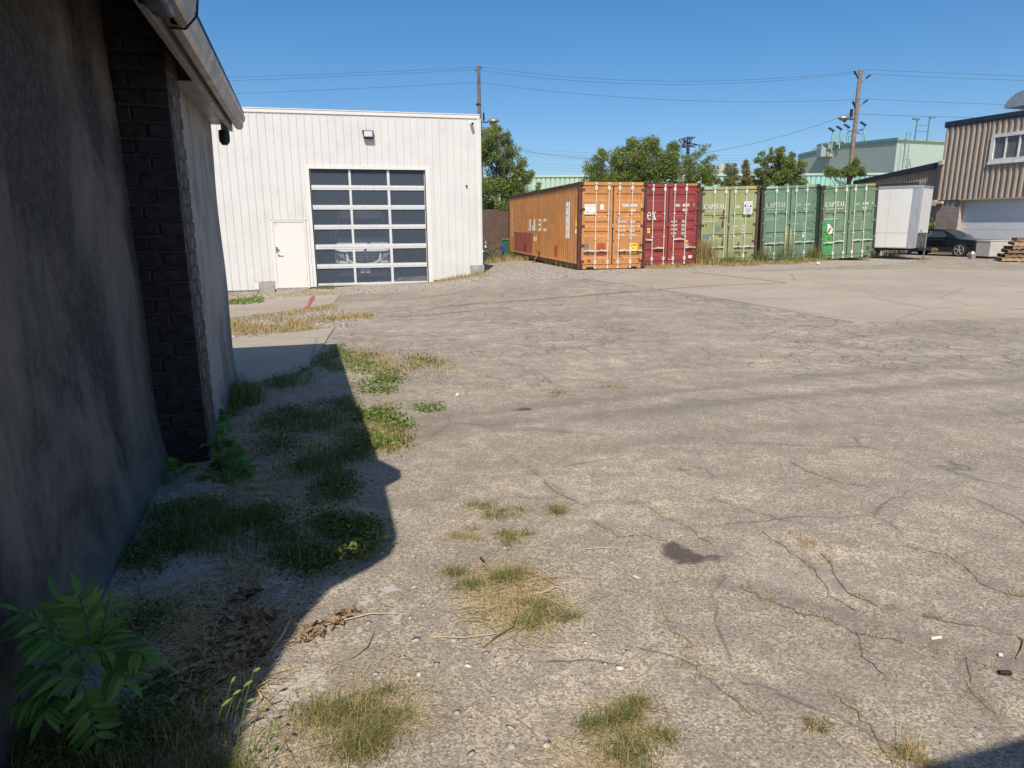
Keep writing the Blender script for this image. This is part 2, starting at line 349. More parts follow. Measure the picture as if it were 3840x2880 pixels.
gm.loops.add(Fg.size); gm.loops.foreach_set('vertex_index', Fg.astype(np.int32).ravel()); gm.polygons.add(len(Fg)); gm.polygons.foreach_set('loop_start', np.arange(0, Fg.size, 4, dtype=np.int32)); gm.update(calc_edges=True)
for nm, ar in (('gravel', grv), ('pale', pale), ('stain', stain), ('streak', streak)):
    a = gm.attributes.new(nm, 'FLOAT', 'POINT'); a.data.foreach_set('value', ar.astype(np.float32))
gm.polygons.foreach_set('use_smooth', [True] * len(Fg))
def ground_mat(name, slab=False):
    m, nt, b = new_mat(name); N = NT(nt); P = N.pos()
    big = N.noise(P, .35, 4, .6); mid = N.noise(P, 2.2, 4, .6); fin = N.noise(P, 14, 4, .65)
    if slab: c = N.mix(N.ramp(big, .3, .7), (.37, .308, .235, 1), (.455, .382, .293, 1))
    else: c = N.mix(N.ramp(big, .3, .7), (.42, .345, .252, 1), (.58, .485, .36, 1)); c = N.mix(N.ramp(N.noise(N.mapping(P, (1, 1.6, 1), rot=(0, 0, .5)), 1.1, 6, .7), .40, .66, .62, 0), c, (.285, .236, .182, 1))
    c = N.mix(N.ramp(mid, .35, .72, 0, .5), c, (.27, .232, .19, 1) if not slab else (.33, .29, .245, 1))
    # aggregate seen in the worn surface
    v1 = N.n('TexVoronoi'); N.put(v1.inputs['Vector'], P); v1.inputs['Scale'].default_value = 120
    sepc = N.n('SeparateColor'); N.link(v1.outputs['Color'], sepc.inputs[0])
    g1 = N.ramp(sepc.outputs[0], 0, 1, .60, 1.32) if not slab else N.ramp(sepc.outputs[0], 0, 1, .85, 1.15)
    c = N.mix(1.0, c, N.mix(g1, (0, 0, 0, 1), (1, 1, 1, 1)), 'MULTIPLY')
    mu = [n for n in nt.nodes if n.type == 'MIX'][-2]; mu.clamp_factor = False
    v2 = N.n('TexVoronoi'); N.put(v2.inputs['Vector'], N.mapping(P, (1, 1, 1), loc=(3, 1, 0))); v2.inputs['Scale'].default_value = 62
    s2 = N.n('SeparateColor'); N.link(v2.outputs['Color'], s2.inputs[0])
    st = N.math('MULTIPLY', N.ramp(v2.outputs['Distance'], .42, .26), N.ramp(s2.outputs[1], .50, .56))
    st = N.math('MULTIPLY', st, N.ramp(mid, .25, .6, .25, .9))
    c = N.mix(N.math('MULTIPLY', st, .75 if not slab else .12), c, (.58, .51, .43, 1))
    v4 = N.n('TexVoronoi'); N.put(v4.inputs['Vector'], N.mapping(P, (1, 1, 1), loc=(7, 2, 0))); v4.inputs['Scale'].default_value = 27; s4 = N.n('SeparateColor'); N.link(v4.outputs['Color'], s4.inputs[0]); s4m = N.math('MULTIPLY', N.ramp(N.math('ADD', v4.outputs['Distance'], N.math('MULTIPLY', fin, .25)), .42, .34), N.ramp(s4.outputs[1], .80, .84))
    c = N.mix(N.math('MULTIPLY', s4m, .7 if not slab else .05), c, (.60, .53, .44, 1))
    pt = N.ramp(N.noise(P, 6, 5, .7), .44, .56, .0, .55); c = N.mix(N.math('MULTIPLY', pt, .8 if not slab else .2), c, (.24, .205, .165, 1))
    dk = N.math('MULTIPLY', N.ramp(v2.outputs['Distance'], .40, .28), N.ramp(s2.outputs[2], .66, .72))
    c = N.mix(N.math('MULTIPLY', dk, .6 if not slab else .1), c, (.13, .115, .10, 1))
    if not slab:
        # fine dust filling the low spots
        c = N.mix(N.ramp(N.noise(P, 1.1, 5, .65), .55, .75, 0, .55), c, (.46, .40, .335, 1))
        wv = N.n('VectorMath', operation='ADD'); N.put(wv.inputs[0], P)
        nz = N.n('TexNoise'); N.put(nz.inputs['Vector'], P); nz.inputs['Scale'].default_value = 1.7; nz.inputs['Detail'].default_value = 6
        sc_ = N.n('VectorMath', operation='SCALE'); N.link(nz.outputs['Color'], sc_.inputs[0]); sc_.inputs['Scale'].default_value = .32; N.link(sc_.outputs[0], wv.inputs[1])
        e1 = N.vor(wv.outputs[0], .75, 'DISTANCE_TO_EDGE'); k1 = N.ramp(e1, .001, .007, .55, 0)
        e2 = N.vor(wv.outputs[0], 3.1, 'DISTANCE_TO_EDGE'); al = N.ramp(N.noise(P, .28, 3), .40, .54)
        sy = N.n('SeparateXYZ'); N.put(sy.inputs[0], P); al = N.math('MULTIPLY', al, N.ramp(sy.outputs[1], 4.5, 8.5))
        k2 = N.math('MULTIPLY', N.math('MULTIPLY', N.ramp(e2, .004, .035, 1, 0), al), N.ramp(N.noise(P, 2.2, 4), .34, .50))
        br = N.ramp(N.noise(P, 1.3, 4), .45, .60)
        k1 = N.math('MULTIPLY', k1, br)
        e3 = N.vor(wv.outputs[0], 7.5, 'DISTANCE_TO_EDGE'); k3 = N.math('MULTIPLY', N.math('MULTIPLY', N.ramp(e3, .01, .07, .6, 0), al), N.ramp(N.noise(P, 1.4, 4), .48, .58)); ck = N.math('MAXIMUM', N.math('MAXIMUM', k1, N.math('MULTIPLY', k2, .75)), k3)
        halo = N.math('MULTIPLY', N.ramp(e1, .0, .04, .25, 0), br)
        c = N.mix(halo, c, (.19, .165, .14, 1))
        c = N.mix(N.math('MULTIPLY', ck, .9), c, (.085, .072, .06, 1))
        c = N.mix(N.math('MULTIPLY', N.attr('streak'), N.ramp(N.noise(N.mapping(P, (.6, 2.5, 1)), 3, 5, .7), .22, .5)), c, (.175, .15, .125, 1))
        # crumbling pale patches
        pm_ = N.ramp(N.math('ADD', N.attr('pale'), N.math('MULTIPLY', N.math('SUBTRACT', N.noise(P, 15, 6, .72), .5), 2.6)), .66, .74)
        c = N.mix(N.math('MULTIPLY', pm_, .85), c, (.50, .455, .39, 1))
        # gravel
        ge = N.ramp(N.math('ADD', N.attr('gravel'), N.math('MULTIPLY', N.math('SUBTRACT', N.noise(P, 1.6, 5, .65), .5), 1.1)), .42, .60)
        v3 = N.n('TexVoronoi'); N.put(v3.inputs['Vector'], P); v3.inputs['Scale'].default_value = 26
        s3 = N.n('SeparateColor'); N.link(v3.outputs['Color'], s3.inputs[0])
        gc = N.mix(N.ramp(s3.outputs[0], 0, 1), (.30, .255, .205, 1), (.64, .56, .46, 1)); gc = N.mix(N.ramp(v3.outputs['Distance'], .3, .6, 0, .6), gc, (.22, .185, .15, 1))
        c = N.mix(ge, c, gc)
        se = N.ramp(N.math('ADD', N.attr('stain'), N.math('MULTIPLY', N.math('SUBTRACT', N.noise(P, 11, 6, .7), .5), 1.1)), .34, .80)
        c = N.mix(N.math('MULTIPLY', se, .85), c, (.075, .055, .048, 1))
        hgt = N.math('ADD', N.math('MULTIPLY', v1.outputs['Distance'], -.25), N.math('MULTIPLY', fin, .6)); hgt = N.math('SUBTRACT', hgt, N.math('MULTIPLY', ck, 1.2)); hgt = N.math('ADD', hgt, N.math('MULTIPLY', N.math('MULTIPLY', v3.outputs['Distance'], ge), -1.4))
        hgt = N.math('ADD', hgt, N.math('MULTIPLY', st, .35))
    else:
        kx = N.ramp(N.vor(N.mapping(P, (1, 1, 1)), .25, 'DISTANCE_TO_EDGE'), .002, .007, .8, 0); c = N.mix(N.math('MULTIPLY', kx, .5), c, (.16, .14, .12, 1))
        c = N.mix(N.ramp(N.noise(N.mapping(P, (.5, 2, 1), rot=(0, 0, .2)), 1.2, 5, .7), .55, .75, 0, .45), c, (.29, .255, .22, 1))
        hgt = N.math('ADD', N.math('MULTIPLY', fin, .25), N.math('MULTIPLY', kx, -.6))
    N.put(b.inputs['Base Color'], c); b.inputs['Roughness'].default_value = .92; b.inputs['Specular IOR Level'].default_value = .25
    N.link(N.bump(hgt, .55, .012), b.inputs['Normal'])
    return m
M_ground = ground_mat('worn_asphalt'); M_slab = ground_mat('worn_concrete', True)
gm.materials.append(M_ground); g_o = link('ground', gm, kind='structure', label='cracked worn asphalt yard with embedded pale stones')
def slab(name, poly, dz, mat, label, thick=.0):
    W = [GD(a, b) for a, b in poly]; W = [Vector((p.x, p.y)) for p in W]
    lo = Vector((min(p.x for p in W), min(p.y for p in W))); hi = Vector((max(p.x for p in W), max(p.y for p in W)))
    bm = bmesh.new(); vs = [bm.verts.new((p.x, p.y, 0)) for p in W]; bm.faces.new(vs)
    st = .6
    for ax in (0, 1):
        t = lo[ax] + st
        while t < hi[ax]:
            n = Vector((1, 0, 0)) if ax == 0 else Vector((0, 1, 0)); bmesh.ops.bisect_plane(bm, geom=bm.verts[:] + bm.edges[:] + bm.faces[:], plane_co=n * t, plane_no=n); t += st
    for v in bm.verts: v.co.z = float(zg(v.co.x, v.co.y)) + dz
    for f in bm.faces:
        if f.normal.z < 0: f.normal_flip()
    bd = [e for e in bm.edges if e.is_boundary]; r_ = bmesh.ops.extrude_edge_only(bm, edges=bd)
    for v in [x for x in r_['geom'] if isinstance(x, bmesh.types.BMVert)]: v.co.z -= dz + .05
    me = bpy.data.meshes.new(name); bm.to_mesh(me); bm.free(); me.materials.append(mat)
    return link(name, me, kind='structure', label=label)
slab('concrete_slab', [(1262, 602), (1330, 596), (1420, 590), (2250, 584), (2420, 682), (2212, 684), (1845, 697), (1520, 640)], .012, M_slab, 'large pale concrete slab in front of the containers')
slab('concrete_slab', [(440, 744), (722, 709), (700, 745), (668, 792), (640, 806), (440, 860)], .018, M_slab, 'pale concrete slab half in the shade beyond the dark wall')
slab('concrete_slab', [(440, 668), (560, 648), (735, 637), (716, 662), (560, 681), (440, 696)], .016, M_slab, 'narrow concrete slab with a red paint stroke by the white door')
# red paint strokes on the ground
M_red = pm('faded_red_paint', (.40, .10, .085), .9, var=.3, scale=30)
def ribbon(name, pts, wd, mat, dz, label=None, cat=None, kind=None, jit=.0, parent=None):
    W = [GD(a, b) for a, b in pts]; Q = []
    for a, b in zip(W[:-1], W[1:]):
        n = max(2, int((b - a).length / .35))
        for i in range(n): Q.append(a.lerp(b, i / n))
    Q.append(W[-1]); B = MB(); vs = []
    for i, p in enumerate(Q):
        d = (Q[min(i + 1, len(Q) - 1)] - Q[max(i - 1, 0)]); d.z = 0; d.normalize(); s_ = Vector((-d.y, d.x, 0)); ww = wd * (.6 + .8 * random.random()) / 2
        o_ = s_ * random.uniform(-jit, jit)
        for k in (-1, 1):
            q = p + o_ + s_ * ww * k; vs.append((q.x, q.y, float(zg(q.x, q.y)) + dz))
    B.add(vs, [(2 * i, 2 * i + 1, 2 * i + 3, 2 * i + 2) for i in range(len(Q) - 1)])
    return B.build(name, mat, parent, label=label, cat=cat, kind=kind)
ribbon('paint_line', [(660, 671), (668, 660), (677, 641)], .10, M_red, .026, kind='structure', label='red spray paint stroke across the narrow slab')
ribbon('paint_line', [(930, 666), (1100, 652), (1300, 636), (1480, 622), (1560, 617), (1700, 612)], .05, M_red, .016, kind='structure', label='long faint red paint line across the yard', jit=.01)
ribbon('paint_line', [(860, 686), (930, 681), (1010, 673)], .05, M_red, .006, kind='structure', label='short faint red paint line near the dry grass edge', jit=.01)
ribbon('paint_line', [(1490, 588), (1580, 598), (1700, 612)], .05, M_red, .017, kind='structure', label='faint red paint line crossing the big slab', jit=.01)
# ================================================================== near dark building (left)
TH = .2964
nb_ = thing('stucco_building', 'low dark stucco building in shade with a painted brick pier and metal eave', 'building', (0, 0, 0), (0, 0, TH))
def stucco_mat(name, lo, hi, bias=.5, sc_=1.1):
    m, nt, b = new_mat(name); N = NT(nt); P = N.pos()
    a = N.noise(N.mapping(P, (1, 1, .75)), sc_, 6, .62, .6); f = N.ramp(a, bias - .14, bias + .12)
    c = N.mix(f, (*lo, 1), (*hi, 1))
    c = N.mix(N.ramp(N.noise(N.mapping(P, (5, 5, .7)), 1.2, 5, .65), .52, .70, 0, .35), c, (*sc(lo, .7), 1))
    c = N.mix(N.ramp(N.noise(P, 5, 5, .7), .62, .68, 0, .4), c, (*sc(lo, .6), 1))
    c = N.mix(N.ramp(N.noise(P, 24, 4, .7), .35, .75, 0, .35), c, (*sc(hi, 1.25), 1))
    sx_ = N.n('SeparateXYZ'); N.put(sx_.inputs[0], P)
    c = N.mix(N.ramp(N.math('ADD', sx_.outputs[2], N.math('MULTIPLY', N.noise(P, 3, 4), .4)), .55, .15, 0, .55), c, (.16, .155, .14, 1))
    N.put(b.inputs['Base Color'], c); b.inputs['Roughness'].default_value = .85; b.inputs['Specular IOR Level'].default_value = .25
    h = N.math('ADD', N.math('MULTIPLY', N.noise(P, 7, 5, .6), 1.0), N.math('MULTIPLY', N.noise(P, 70, 3), .22)); N.link(N.bump(h, .55, .02), b.inputs['Normal'])
    return m
M_st1 = stucco_mat('dark_stucco', (.036, .036, .038), (.17, .155, .137), .50, 1.2); M_st2 = stucco_mat('grey_stucco', (.16, .153, .148), (.37, .345, .32), .46, 1.6)
M_blk = pm('black_paint_brick', (.030, .028, .028), .6, var=.5, scale=14, bump=.6, bscale=45, fine=.05); M_mort = pm('black_mortar', (.085, .08, .078), .9, var=.3, scale=20, bump=.5, bscale=90)
def wallgrid(name, o, s0, s1, z0, z1, mat, flare=.05, amp=.012, step=.12, top=None):
    B = MB(); ns = int((s1 - s0) / step) + 1; nz = int((z1 - z0) / step) + 1; ph = random.random() * 9
    vs = []
    for i in range(ns + 1):
        for j in range(nz + 1):
            s_ = s0 + (s1 - s0) * i / ns; z_ = z0 + (z1 - z0) * j / nz
            e = amp * (math.sin(s_ * 2.1 + ph + math.sin(z_ * 1.7)) + .6 * math.sin(z_ * 3.3 + s_ * 1.3 + ph) + .5 * math.sin(s_ * 7 + z_ * 5)) + flare * math.exp(-max(z_, 0) / .13)
            vs.append((o + e, s_, z_))
    B.add(vs, [(i * (nz + 1) + j, (i + 1) * (nz + 1) + j, (i + 1) * (nz + 1) + j + 1, i * (nz + 1) + j + 1) for i in range(ns) for j in range(nz)])
    return B.build(name, mat, nb_, smooth=True)
wallgrid('wall', -1.0, .3, 4.97, -.15, 2.90, M_st1, .06)
wallgrid('wall', -1.0, -7, .3, -.15, 2.30, M_st1, .06)
wallgrid('wall', -.735, 5.34, 7.49, -.2, 2.56, M_st2, .03, .006)
B = MB(); B.box(-6, -1.03, -7, 7.46, -.3, 2.28).box(-6, -.765, 5.3, 7.47, -.3, 2.50); B.build('wall', M_st2, nb_)
B = MB(); B.box(-1.2, -.708, 4.918, 5.36, -.2, 2.89); pier = B.build('brick_pier', M_mort, nb_)
M_blk2 = pm('weathered_lit_brick_paint', (.085, .078, .075), .75, var=.5, scale=12, bump=.6, bscale=45)  # weathered brick tone, lightened to paint in the lit strip of the outer face
def brick_mesh(l, d, h, seed):
    r = random.Random(seed); bm = bmesh.new(); bmesh.ops.create_cube(bm, size=1); bmesh.ops.scale(bm, vec=(l, d, h), verts=bm.verts)
    bmesh.ops.bevel(bm, geom=bm.edges[:], offset=.007, segments=1, affect='EDGES')
    for v in bm.verts: v.co += Vector((r.uniform(-1, 1), r.uniform(-1, 1), r.uniform(-1, 1))) * .003
    me = bpy.data.meshes.new('brick'); bm.to_mesh(me); bm.free(); me.materials.append(M_blk2 if l < .056 else M_blk); return me
BR = {}
def brick(cx, cy, cz, l, d, h):
    k = (round(l, 3), round(d, 3), random.randint(0, 3))
    if k not in BR: BR[k] = brick_mesh(l, d, h, hash(k) % 999)
    link('brick', BR[k], pier, (cx, cy, cz), (random.uniform(-.012, .012), random.uniform(-.012, .012), random.uniform(-.015, .015)))
for j in range(30):
    z_ = -.04 + j * .0985; hh = .083
    cuts = [-1.01, -.845, -.700] if j % 2 == 0 else [-1.01, -.925, -.700]
    for a, b_ in zip(cuts[:-1], cuts[1:]):
        dx = .12 if b_ < -.71 else (.10 if j % 2 else .20)
        brick((a + b_) / 2, 4.90 + .03 + random.uniform(-.003, .003), z_ + hh / 2, b_ - a - .011 + (.004 if b_ > -.71 else 0), .06, hh)
    cy = [4.965, 5.17, 5.34] if j % 2 == 0 else [4.965, 5.07, 5.27, 5.34]
    for a, b_ in zip(cy[:-1], cy[1:]):
        brick(-.724 + random.uniform(-.002, .002), (a + b_) / 2, z_ + hh / 2, .052, b_ - a - .009, hh)
# eave: soffit, boards, gutter
M_sof = pm('grey_aluminium_soffit', (.30, .29, .28), .45, .3, var=.1, scale=3, streak=.3, fine=.03); M_gut = pm('weathered_gutter', (.42, .40, .37), .45, .4, var=.12, scale=5, streak=.35, dirt=.3)
M_dkm = pm('dark_metal', (.03, .035, .045), .4, .5, var=.2); M_roof = pm('roofing_felt', (.06, .055, .05), .9, bump=.5)
B = MB(); B.prism([(-.43, 7.56), (-.42, 2.49), (-.28, 2.17), (-.29, 2.05), (-.41, 1.93), (-.42, 1.61), (-.433, 1.19), (-.48, 1.03), (-.588, .93), (-.78, .79), (-.96, .46), (-1.03, .25), (-1.25, .3), (-1.25, 1.08), (-.62, 1.08), (-.62, 5.36), (-5.9, 5.36), (-5.9, 7.60)], Matrix.Translation((0, 0, 2.625)), .05); B.build('roof', M_roof, nb_)  # unseen near outline shaped to cast the irregular shadow edge on the ground
B = MB(); B.box(-1.25, -.73, 1.0801, 1.54, 2.625, 2.675).box(-.7299, -.6201, 1.17, 1.54, 2.625, 2.675).box(-5.9, -.60, 1.3, 5.36, 2.90, 2.95).box(-5.9, -1.06, .3, 1.3, 2.625, 2.675).box(-1.2, -.60, 5.362, 5.38, 2.55, 2.90); B.build('roof', M_roof, nb_)  # fill plates with a small gap, added to let a sun spot through
B = MB(); B.box(-.625, -.60, 1.3, 5.36, 2.676, 2.90); B.build('fascia_board', M_blk, nb_)
B = MB(); B.box(-1.2, -.575, 5.362, 7.52, 2.545, 2.56); B.build('soffit', M_sof, nb_)
B = MB(); B.box(-.575, -.545, 1.2, 7.55, 2.49, 2.61); B.build('fascia_board', M_sof, nb_)
B = MB(); B.box(-.545, -.50, 1.2, 7.57, 2.565, 2.58); B.build('trim_strip', M_sof, nb_)
def gutter(s0, s1, oo=0.0, dz=0.0):
    B = MB(); pr = [(-.500, 2.62), (-.505, 2.535), (-.485, 2.515), (-.445, 2.515), (-.425, 2.545), (-.425, 2.575), (-.405, 2.60), (-.400, 2.635), (-.415, 2.635), (-.418, 2.605), (-.438, 2.58), (-.438, 2.552), (-.450, 2.53), (-.482, 2.53), (-.49, 2.54), (-.487, 2.62)]
    B.loft([[(a + oo, s_, z_ + dz) for a, z_ in pr] for s_ in (s0, s1)]); return B.build('gutter', M_gut, nb_)
gutter(3.86, 7.60, -.022); gutter(2.45, 3.9, .012, .012)
B = MB(); B.tube([(-.51, 3.80, 2.50), (-.44, 3.80, 2.50), (-.385, 3.80, 2.56), (-.37, 3.80, 2.66)], .006, 6); B.build('gutter_bracket', M_dkm, nb_)
# camera / lamp under the eave (things of their own)
sl = thing('security_light', 'dark dome shaped security light under the far end of the eave', 'light', (0, 0, 0), (0, 0, TH))
B = MB(); B.lathe([(.001, 2.36), (.030, 2.362), (.048, 2.385), (.052, 2.42), (.050, 2.49), (.02, 2.50)], Matrix.Translation((-.625, 7.50, 0)), 16); B.build('housing', M_dkm, sl, smooth=True)
B = MB(); B.box(-.645, -.585, 7.46, 7.54, 2.478, 2.544); B.build('bracket', M_sof, sl)
B = MB(); B.lathe([(.001, 2.352), (.028, 2.356), (.032, 2.366)], Matrix.Translation((-.625, 7.50, 0)), 16); B.build('lens', pm('lamp_lens', (.10, .13, .16), .15), sl, smooth=True)
fl = thing('flood_lamp', 'dark box flood lamp hanging below the gutter at the picture top', 'light', (0, 0, 0), (0, 0, TH))
B = MB(); B.box(-.53, -.44, 3.20, 3.50, 2.47, 2.51); B.build('housing', M_dkm, fl, bevel=.012)
B = MB(); B.box(-.515, -.455, 3.23, 3.47, 2.462, 2.469); B.build('lens', pm('flood_lens', (.08, .09, .11), .2), fl)
B = MB(); B.box(-.56, -.53, 3.3, 3.4, 2.49, 2.56); B.build('bracket', M_dkm, fl)
# ================================================================== white metal building
WA = .2362; WO = (-6.3916, 22.5122)
wb = thing('metal_workshop', 'white ribbed metal workshop with a tall glazed overhead door', 'building', (WO[0], WO[1], 0), (0, 0, WA))
M_wht = pm('white_siding', (.655, .64, .61), .45, var=.025, scale=1.5, fine=.015, dirt=.09, streak=.05, spec=.4); M_wtr = pm('white_trim', (.70, .685, .65), .4, var=.02, fine=.0)
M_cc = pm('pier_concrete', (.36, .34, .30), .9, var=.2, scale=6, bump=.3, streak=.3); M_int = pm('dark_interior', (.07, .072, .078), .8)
def wpt(u, v, z): return (u, v, z)
RP = .2345
def panel_mesh(z0, z1):
    B = MB(); w2 = RP
    prof = [(0, 0), (.006, -.020), (.022, -.020), (.030, 0), (w2 * .42, 0), (w2 * .42 + .004, -.0025), (w2 * .42 + .012, -.0025), (w2 * .42 + .016, 0), (w2 * .75, 0), (w2 * .75 + .004, -.0025), (w2 * .75 + .012, -.0025), (w2 * .75 + .016, 0), (w2 - .002, 0)]
    B.loft([[(a, b_, z0) for a, b_ in prof], [(a, b_, z1) for a, b_ in prof]], closed=False, cap=False)
    me = B.mesh('siding_panel'); me.materials.append(M_wht); return me
PMC = {}
def spanel(u, z0, z1):
    k = (round(z0, 2), round(z1, 2))
    if k not in PMC: PMC[k] = panel_mesh(*k)
    link('siding_panel', PMC[k], wb, (u, 0, 0))
u = .17 - 36 * RP; TOPZ = 4.955
while u < 5.46:
    uc = u + RP / 2
    if uc < -1.85: spanel(u, -.46, TOPZ)
    elif uc < -1.33: spanel(u, -.185, TOPZ)
    elif uc < -.15: spanel(u, 1.80, TOPZ)
    elif uc < -.02: spanel(u, -.41, TOPZ)
    elif uc < 3.75: spanel(u, 3.40, TOPZ)
    elif uc < 5.10: spanel(u, -.28, TOPZ)
    else: spanel(u, .19, TOPZ)
    u += RP
EV = u
B = MB(); B.box(-8.3, 5.52, -.035, .1, 4.955, 5.06).box(-8.3, 5.53, -.05, .1, 5.06, 5.085); B.build('roof_trim', M_wtr, wb, bevel=.004)
B = MB(); B.box(5.44, 5.505, -.03, .05, .19, 4.955); B.build('corner_trim', M_wtr, wb)
B = MB(); B.box(-8.25, -1.30, .006, .03, -.444, 4.95).box(-.215, -.125, .006, .03, -.41, 4.95).box(-1.30, -.215, .006, .03, 1.75, 4.95).box(-.125, 3.84, .006, .03, 3.425, 4.95).box(3.84, 5.43, .006, .03, -.275, 4.95); B.build('backing_sheet', M_wtr, wb)
B = MB(); B.box(-8.3, -8.2, .0, 14, -.7, 4.955).box(5.40, 5.49, .05, 14, -.1, 4.955).box(-8.3, 5.5, 13.9, 14, -.7, 4.955); B.build('wall', M_wht, wb)
B = MB(); B.box(-8.25, 5.5, .1, 14, 4.98, 5.03); B.build('roof', M_wtr, wb)
B = MB(); B.box(-8.2, -1.85, .03, .3, -1.0, -.445).box(-.1, 5.1, .02, .3, -1, -.43); B.build('foundation', M_cc, wb)
B = MB(); B.box(-1.82, -1.335, -.035, .3, -1.0, -.19); B.build('concrete_pier', M_cc, wb, bevel=.008)
B = MB(); B.box(5.11, 5.60, -.045, .3, -.6, .20); B.build('concrete_pier', M_cc, wb, bevel=.008)
B = MB(); B.box(-1.30, -.26, -.02, .3, -.70, -.425); B.build('door_step', M_cc, wb)
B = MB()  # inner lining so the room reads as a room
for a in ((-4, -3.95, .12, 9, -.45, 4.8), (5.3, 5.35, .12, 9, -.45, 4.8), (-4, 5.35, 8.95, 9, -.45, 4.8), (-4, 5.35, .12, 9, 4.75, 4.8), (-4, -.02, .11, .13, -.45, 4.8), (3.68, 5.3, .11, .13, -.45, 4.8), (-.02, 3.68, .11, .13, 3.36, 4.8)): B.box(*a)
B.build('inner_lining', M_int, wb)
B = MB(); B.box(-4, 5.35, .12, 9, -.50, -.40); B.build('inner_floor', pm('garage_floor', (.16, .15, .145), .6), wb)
# overhead door
DZ0, DZ1 = -.392, 3.312
B = MB(); B.box(-.115, -.012, -.028, .02, -.41, 3.315); B.build('door_casing', M_wtr, wb)
B = MB(); B.box(3.676, 3.835, -.028, .02, -.42, 3.315); B.build('door_casing', M_wtr, wb)
B = MB(); B.box(-.115, 3.835, -.030, .02, 3.315, 3.42); B.build('door_casing', M_wtr, wb)
B = MB(); B.box(-.012, .012, .0, .10, -.40, 3.315).box(3.652, 3.676, .0, .10, -.40, 3.315).box(-.012, 3.676, .0, .10, 3.30, 3.3149); B.build('weather_seal', pm('black_rubber', (.02, .021, .024), .6), wb)
od = MB().box(.012, .03, .075, .095, DZ0, 3.30).build('overhead_door', pm('door_aluminium', (.70, .69, .67), .35, .2, var=.03, fine=0), wb)
M_al = bpy.data.materials['door_aluminium']
def rail(z0, z1):
    B = MB(); B.box(.03, 3.634, .045, .095, z0, z1).box(.03, 3.634, .037, .0449, z0 + (z1 - z0) * .36, z0 + (z1 - z0) * .64); B.build('rail', M_al, od)
RZ = [(2.672, 2.82), (2.06, 2.201), (1.436, 1.579), (.80, .954), (.179, .321), (DZ0, -.306)]
for a in RZ: rail(*a)
B = MB(); B.box(3.634, 3.652, .075, .095, DZ0, 3.30); B.build('stile', M_al, od)
GAPS = [(2.82, 3.30), (2.201, 2.672), (1.579, 2.06), (.954, 1.436), (.321, .80), (-.306, .179)]
def pane_mat():
    m, nt, b = new_mat('multiwall_pane'); N = NT(nt); P = N.pos()
    sz = N.n('SeparateXYZ'); N.put(sz.inputs[0], P); wz = N.math('SINE', N.math('MULTIPLY', sz.outputs[2], 2 * math.pi / .028))
    ln = N.ramp(wz, -.2, 1, 0, 1)
    b.inputs['Base Color'].default_value = (.25, .31, .40, 1); b.inputs['Roughness'].default_value = .15; b.inputs['Specular IOR Level'].default_value = .6
    tr = N.n('BsdfTransparent'); N.put(tr.inputs[0], N.mix(ln, (.95, .96, .97, 1), (.90, .92, .94, 1)))
    ms = N.n('MixShader'); N.put(ms.inputs[0], N.ramp(ln, 0, 1, .90, .78)); N.link(b.outputs[0], ms.inputs[1]); N.link(tr.outputs[0], ms.inputs[2])
    N.link(ms.outputs[0], [n for n in nt.nodes if n.type == 'OUTPUT_MATERIAL'][0].inputs[0]); return m
M_pane = pane_mat()
MUL = [(.03, 1.199), (1.276, 2.421), (2.509, 3.634)]
for z0, z1 in GAPS:
    for a, b_ in MUL: MB().box(a, b_, .072, .082, z0, z1).build('glass_pane', M_pane, od)
    for a, b_ in ((1.199, 1.276), (2.421, 2.509)): MB().box(a + .002, b_ - .002, .05, .094, z0, z1).build('mullion', M_al, od)
# man door
M_dr = pm('cream_door_paint', (.72, .695, .64), .4, var=.02, fine=0, scale=1)
md = MB().box(-1.225, -.285, -.012, .03, -.415, 1.672).build('door', M_dr, wb)
B = MB(); B.box(-1.29, -1.23, -.03, .02, -.425, 1.745).box(-.28, -.22, -.03, .02, -.425, 1.745).box(-1.23, -.28, -.03, .02, 1.678, 1.745).box(-1.31, -.20, -.045, -.0, 1.746, 1.765); B.build('door_frame', M_dr, wb)
M_ss = pm('brushed_steel', (.45, .44, .42), .3, .9, var=.1)
B = MB(); B.box(-1.20, -1.15, -.03, -.013, .72, .90).tube([(-1.12, -.013, .81), (-1.12, -.05, .81)], .025, 12); B.build('lock_plate', M_ss, md)
B = MB(); B.tube([(-1.13, -.013, .66), (-1.13, -.06, .66)], .03, 12).tube([(-1.13, -.055, .66), (-1.0, -.055, .645)], .013, 8); B.build('handle', M_ss, md)
for z_ in (1.4, .65, -.15): MB().tube([(-.284, -.016, z_), (-.284, -.016, z_ + .11)], .007, 8).build('hinge', M_ss, md)
M_bk = pm('black_letter_paint', (.03, .03, .03), .6, fine=0); M_wl = pm('white_letter_paint', (.74, .73, .68), .6, fine=0, var=.04); M_gl = pm('grey_letter_paint', (.30, .33, .33), .6, fine=0)
text('7', .13, M_gl, md, (-1.19, -.0125, 1.55)); text('^', .10, pm('pale_grey_paint', (.55, .54, .52), .6, fine=0), md, (-1.10, -.0125, 1.53))
